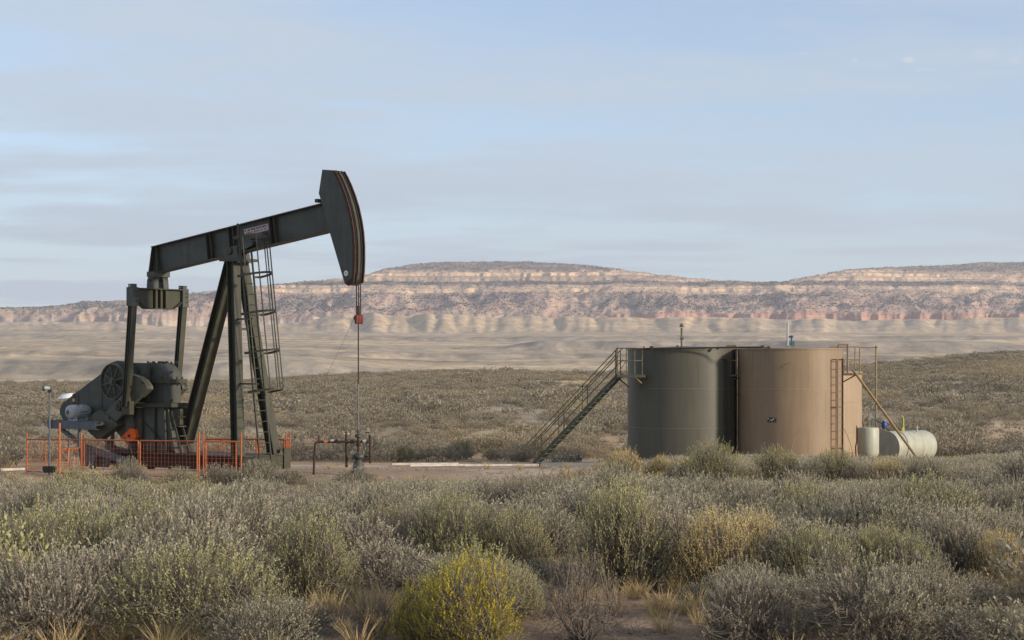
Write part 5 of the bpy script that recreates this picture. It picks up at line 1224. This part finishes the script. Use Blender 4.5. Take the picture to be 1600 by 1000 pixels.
# ================================================================ horizontal tank and upright vessel
Dh = 84.2; c0 = wpt(1386, 699, Dh-.6); c1 = wpt(1442, 698.5, Dh+.9); axh = (c1-c0); rh = .70
HT = empty('horizontal_tank', (c0.x, c0.y, gz(c0.x, c0.y))); tag(HT, 'pale cream horizontal cylinder tank lying right of the tan tanks', 'tank')
c0r = c0-HT.location; an = math.atan2(axh.y, axh.x); Lh = axh.length
prof = [(0, -.03), (rh*.6, -.03), (rh, 0), (rh, Lh), (rh*.93, Lh+.18), (rh*.75, Lh+.32), (rh*.45, Lh+.41), (0, Lh+.44)]
o = MB().lathe(prof, 56, (0, 0, 0), 'x').build('shell', M['cream'], HT); o.location = c0r; o.rotation_euler = (0, 0, an)
o = MB().lathe([(rh+.002, .55), (rh+.012, .56), (rh+.012, .60), (rh+.002, .61)], 56, (0, 0, 0), 'x').build('band', M['bluegrey'], HT); o.location = c0r; o.rotation_euler = (0, 0, an)
for q in (1.1, 1.7):
    o = MB().lathe([(rh+.001, q-.012), (rh+.006, q), (rh+.001, q+.012)], 56, (0, 0, 0), 'x').build('weld_seam', M['cream'], HT); o.location = c0r; o.rotation_euler = (0, 0, an)
for q in (.35, 1.6):
    o = MB().box((q, 0, -rh-.05), (.16, 1.1, .5)).build('saddle', M['cream'], HT); o.location = c0r; o.rotation_euler = (0, 0, an)
def ht(px, py, dy=0): p = wpt(px, py, Dh+dy); return p-HT.location
MB().lathe([(0, .30), (.05, .28), (.11, .18), (.13, .05), (.10, -.05), (0, -.10)], 12, ht(1381.5, 667)).build('blue_valve', M['blue'], HT)
MB().lathe([(0, .12), (.05, .10), (.06, 0)], 10, ht(1382, 660)).build('valve_cap', M['palepipe'], HT)
MB().path([ht(1409, 677), ht(1409, 668)], .12, 12).build('yellow_pot', M['yellowgreen'], HT)
MB().path([ht(1411, 668), ht(1411, 652), ht(1408, 650)], .05, 8).build('yellow_pipe', M['yellowgreen'], HT)
MB().tube(ht(1432.5, 675), ht(1432.5, 665), .04, 8).build('vent', M['palepipe'], HT)
MB().path([ht(1366, 656), ht(1378, 662), ht(1392, 676), ht(1400, 690)], .02, 6).build('hose', M['black'], HT)
Dv = 81.5; vx = wpt(1356.5, 700, Dv); VV = empty('upright_vessel', (vx.x, Dv, gz(vx.x, Dv))); tag(VV, 'grey-green upright vessel with rounded bottom in front of the horizontal tank', 'vessel')
zv = lambda py: EYE+(HOR-py)/F*Dv-VV.location.z
rv = .455
MB().lathe([(0, zv(667)), (rv-.03, zv(668)), (rv, zv(670.5)), (rv, zv(706)), (rv*.93, zv(711)), (rv*.72, zv(715.5)), (rv*.4, zv(718)), (0, zv(718.5))], 48).build('shell', M['cream'], VV)
for a_ in (.6, 2.6, 4.2, 5.6): MB().tube((math.cos(a_)*rv*.8, math.sin(a_)*rv*.8, -.05), (math.cos(a_)*rv*.8, math.sin(a_)*rv*.8, zv(708)), .04, 6).build('leg', M['cream'], VV)
MB().path([(-rv-.03, 0, zv(665)), (-rv-.03, 0, zv(690)), (-rv-.08, 0, zv(698)), (-rv-.06, 0, zv(715))], .03, 6).build('side_pipe', M['brownpipe'], VV)
for px_, py_, m_ in ((1357, 660, 'brownpipe'), (1363, 655, 'teal'), (1350, 662, 'brownpipe')): MB().tube(wpt(px_, 668, Dv)-VV.location, wpt(px_, py_, Dv)-VV.location, .035, 8).build('top_fitting', M[m_], VV)
MB().box(wpt(1367, 655.5, Dv)-VV.location, (.28, .1, .08)).build('regulator', M['teal'], VV)

# ================================================================ things lying on the pad
def lying_pipe(px0, py0, D0_, px1, py1, D1_, r_, m_, name, label, cat='pipe', group=None, flat=None):
    p0 = wpt(px0, py0, D0_); p1 = wpt(px1, py1, D1_); p0.z = gz(p0.x, p0.y)+r_+.02; p1.z = gz(p1.x, p1.y)+r_+.02
    c_ = (p0+p1)/2; b = MB()
    if flat: b.bar(p0-c_, p1-c_, flat, r_*2, (0, 0, 1)) if False else b.bar(p0-c_, p1-c_, r_*2, flat, (0, 0, 1))
    else: b.tube(p0-c_, p1-c_, r_, 10)
    o = b.build(name, M[m_], None, label); o.location = c_; o['category'] = cat
    if group: o['group'] = group
    return o
lying_pipe(842, 727, 75.5, 941, 727, 76.5, .085, 'slab', 'steel_beam', 'long flat grey steel beam on the ground at the foot of the stairway', 'beam', flat=.45)
lying_pipe(612, 724, 78.0, 716, 723, 79.0, .06, 'palepipe', 'pipe', 'pale pipe lying on the pad, the leftmost of the long ones', 'pipe')
lying_pipe(640, 728, 75.6, 735, 725, 77.2, .05, 'palepipe', 'pipe', 'pale pipe lying crooked in front of the white pipe', 'pipe')
lying_pipe(725, 728, 75.8, 810, 726, 76.6, .055, 'palepipe', 'pipe', 'peeling orange and white pipe left of the grey beam', 'pipe')
lying_pipe(800, 729, 75.0, 842, 729, 75.0, .07, 'palepipe', 'pipe', 'short pale pipe butting the left end of the grey beam', 'pipe')
lying_pipe(0, 738, 54.5, 38, 737, 55.0, .045, 'palepipe', 'pipe', 'short white pipe on the ground at the left edge of the picture', 'pipe')
p = wpt(886, 720, 86); wh = MB().lathe([(0, .12), (.5, .10), (.66, .0), (.66, -.2)], 24).build('round_cover', M['palepipe'], None, 'flat pale round cover lying on the ground behind the grey beam'); wh.location = (p.x, p.y, gz(p.x, p.y)+.18); wh['category'] = 'lid'
b = MB(); b.box((0, 0, .05), (.25, .12, .10)); b.tube((0, 0, .1), (0, 0, .22), .05, 8); p = wpt(905, 727, 76); bo = b.build('beam_clamp', M['black'], None, 'small dark clamp sitting on the grey steel beam'); bo.location = (p.x, p.y-.02, gz(p.x, p.y)+.28); bo['category'] = 'clamp'
r = random.Random(9)
ROCKS = [(735, 722), (748, 723), (772, 722), (1545, 700), (1590, 668), (1575, 672)]
for i, (px_, py_) in enumerate(ROCKS):
    x, y = gp(px_, py_) if py_ > 715 else ((px_-800)/F*125, 125)
    b = MB(); vs = []; 
    me_ = [(math.cos(a)*r.uniform(.7, 1.2), math.sin(a)*r.uniform(.7, 1.2), z) for z in (0, .35) for a in [k*PI/3 for k in range(6)]]+[(0, 0, .7)]
    b.add(me_, [(k, (k+1) % 6, 6+(k+1) % 6, 6+k) for k in range(6)]+[(6+k, 6+(k+1) % 6, 12) for k in range(6)])
    lb = ['left one of three small brown rocks on the pad behind the peeling pipe', 'middle one of three small brown rocks on the pad behind the peeling pipe', 'right one of three small brown rocks on the pad behind the peeling pipe', 'pale rock lying alone in the sagebrush right of the horizontal tank', 'pale rock in the far sagebrush touching the right edge', 'pale rock in the far sagebrush just left of the edge one'][i]
    o = b.build('rock', M['stone'], None, lb); o.location = (x, y, gz(x, y)-.02); s_ = r.uniform(.14, .24)*(1.6 if i >= 3 else 1); o.scale = (s_*1.4, s_, s_); tag(o, None, 'rock', 'small brown rocks on the pad' if i < 3 else 'pale rocks at the right edge')

# ================================================================ air
hz = MB().box((0, 3700, 210), (16000, 9000, 470)).build('haze', M['white'], None); tag(hz, kind='stuff', label='thin blue afternoon haze', cat='haze')
hm = bpy.data.materials.new('haze'); hm.use_nodes = True; n = hm.node_tree.nodes; n.clear()
pv = n.new('ShaderNodeVolumePrincipled'); pv.inputs['Density'].default_value = 7.5e-5; pv.inputs['Color'].default_value = (.93, .90, 1, 1); pv.inputs['Anisotropy'].default_value = .3
oo = n.new('ShaderNodeOutputMaterial'); hm.node_tree.links.new(pv.outputs[0], oo.inputs['Volume']); hz.data.materials.clear(); hz.data.materials.append(hm)
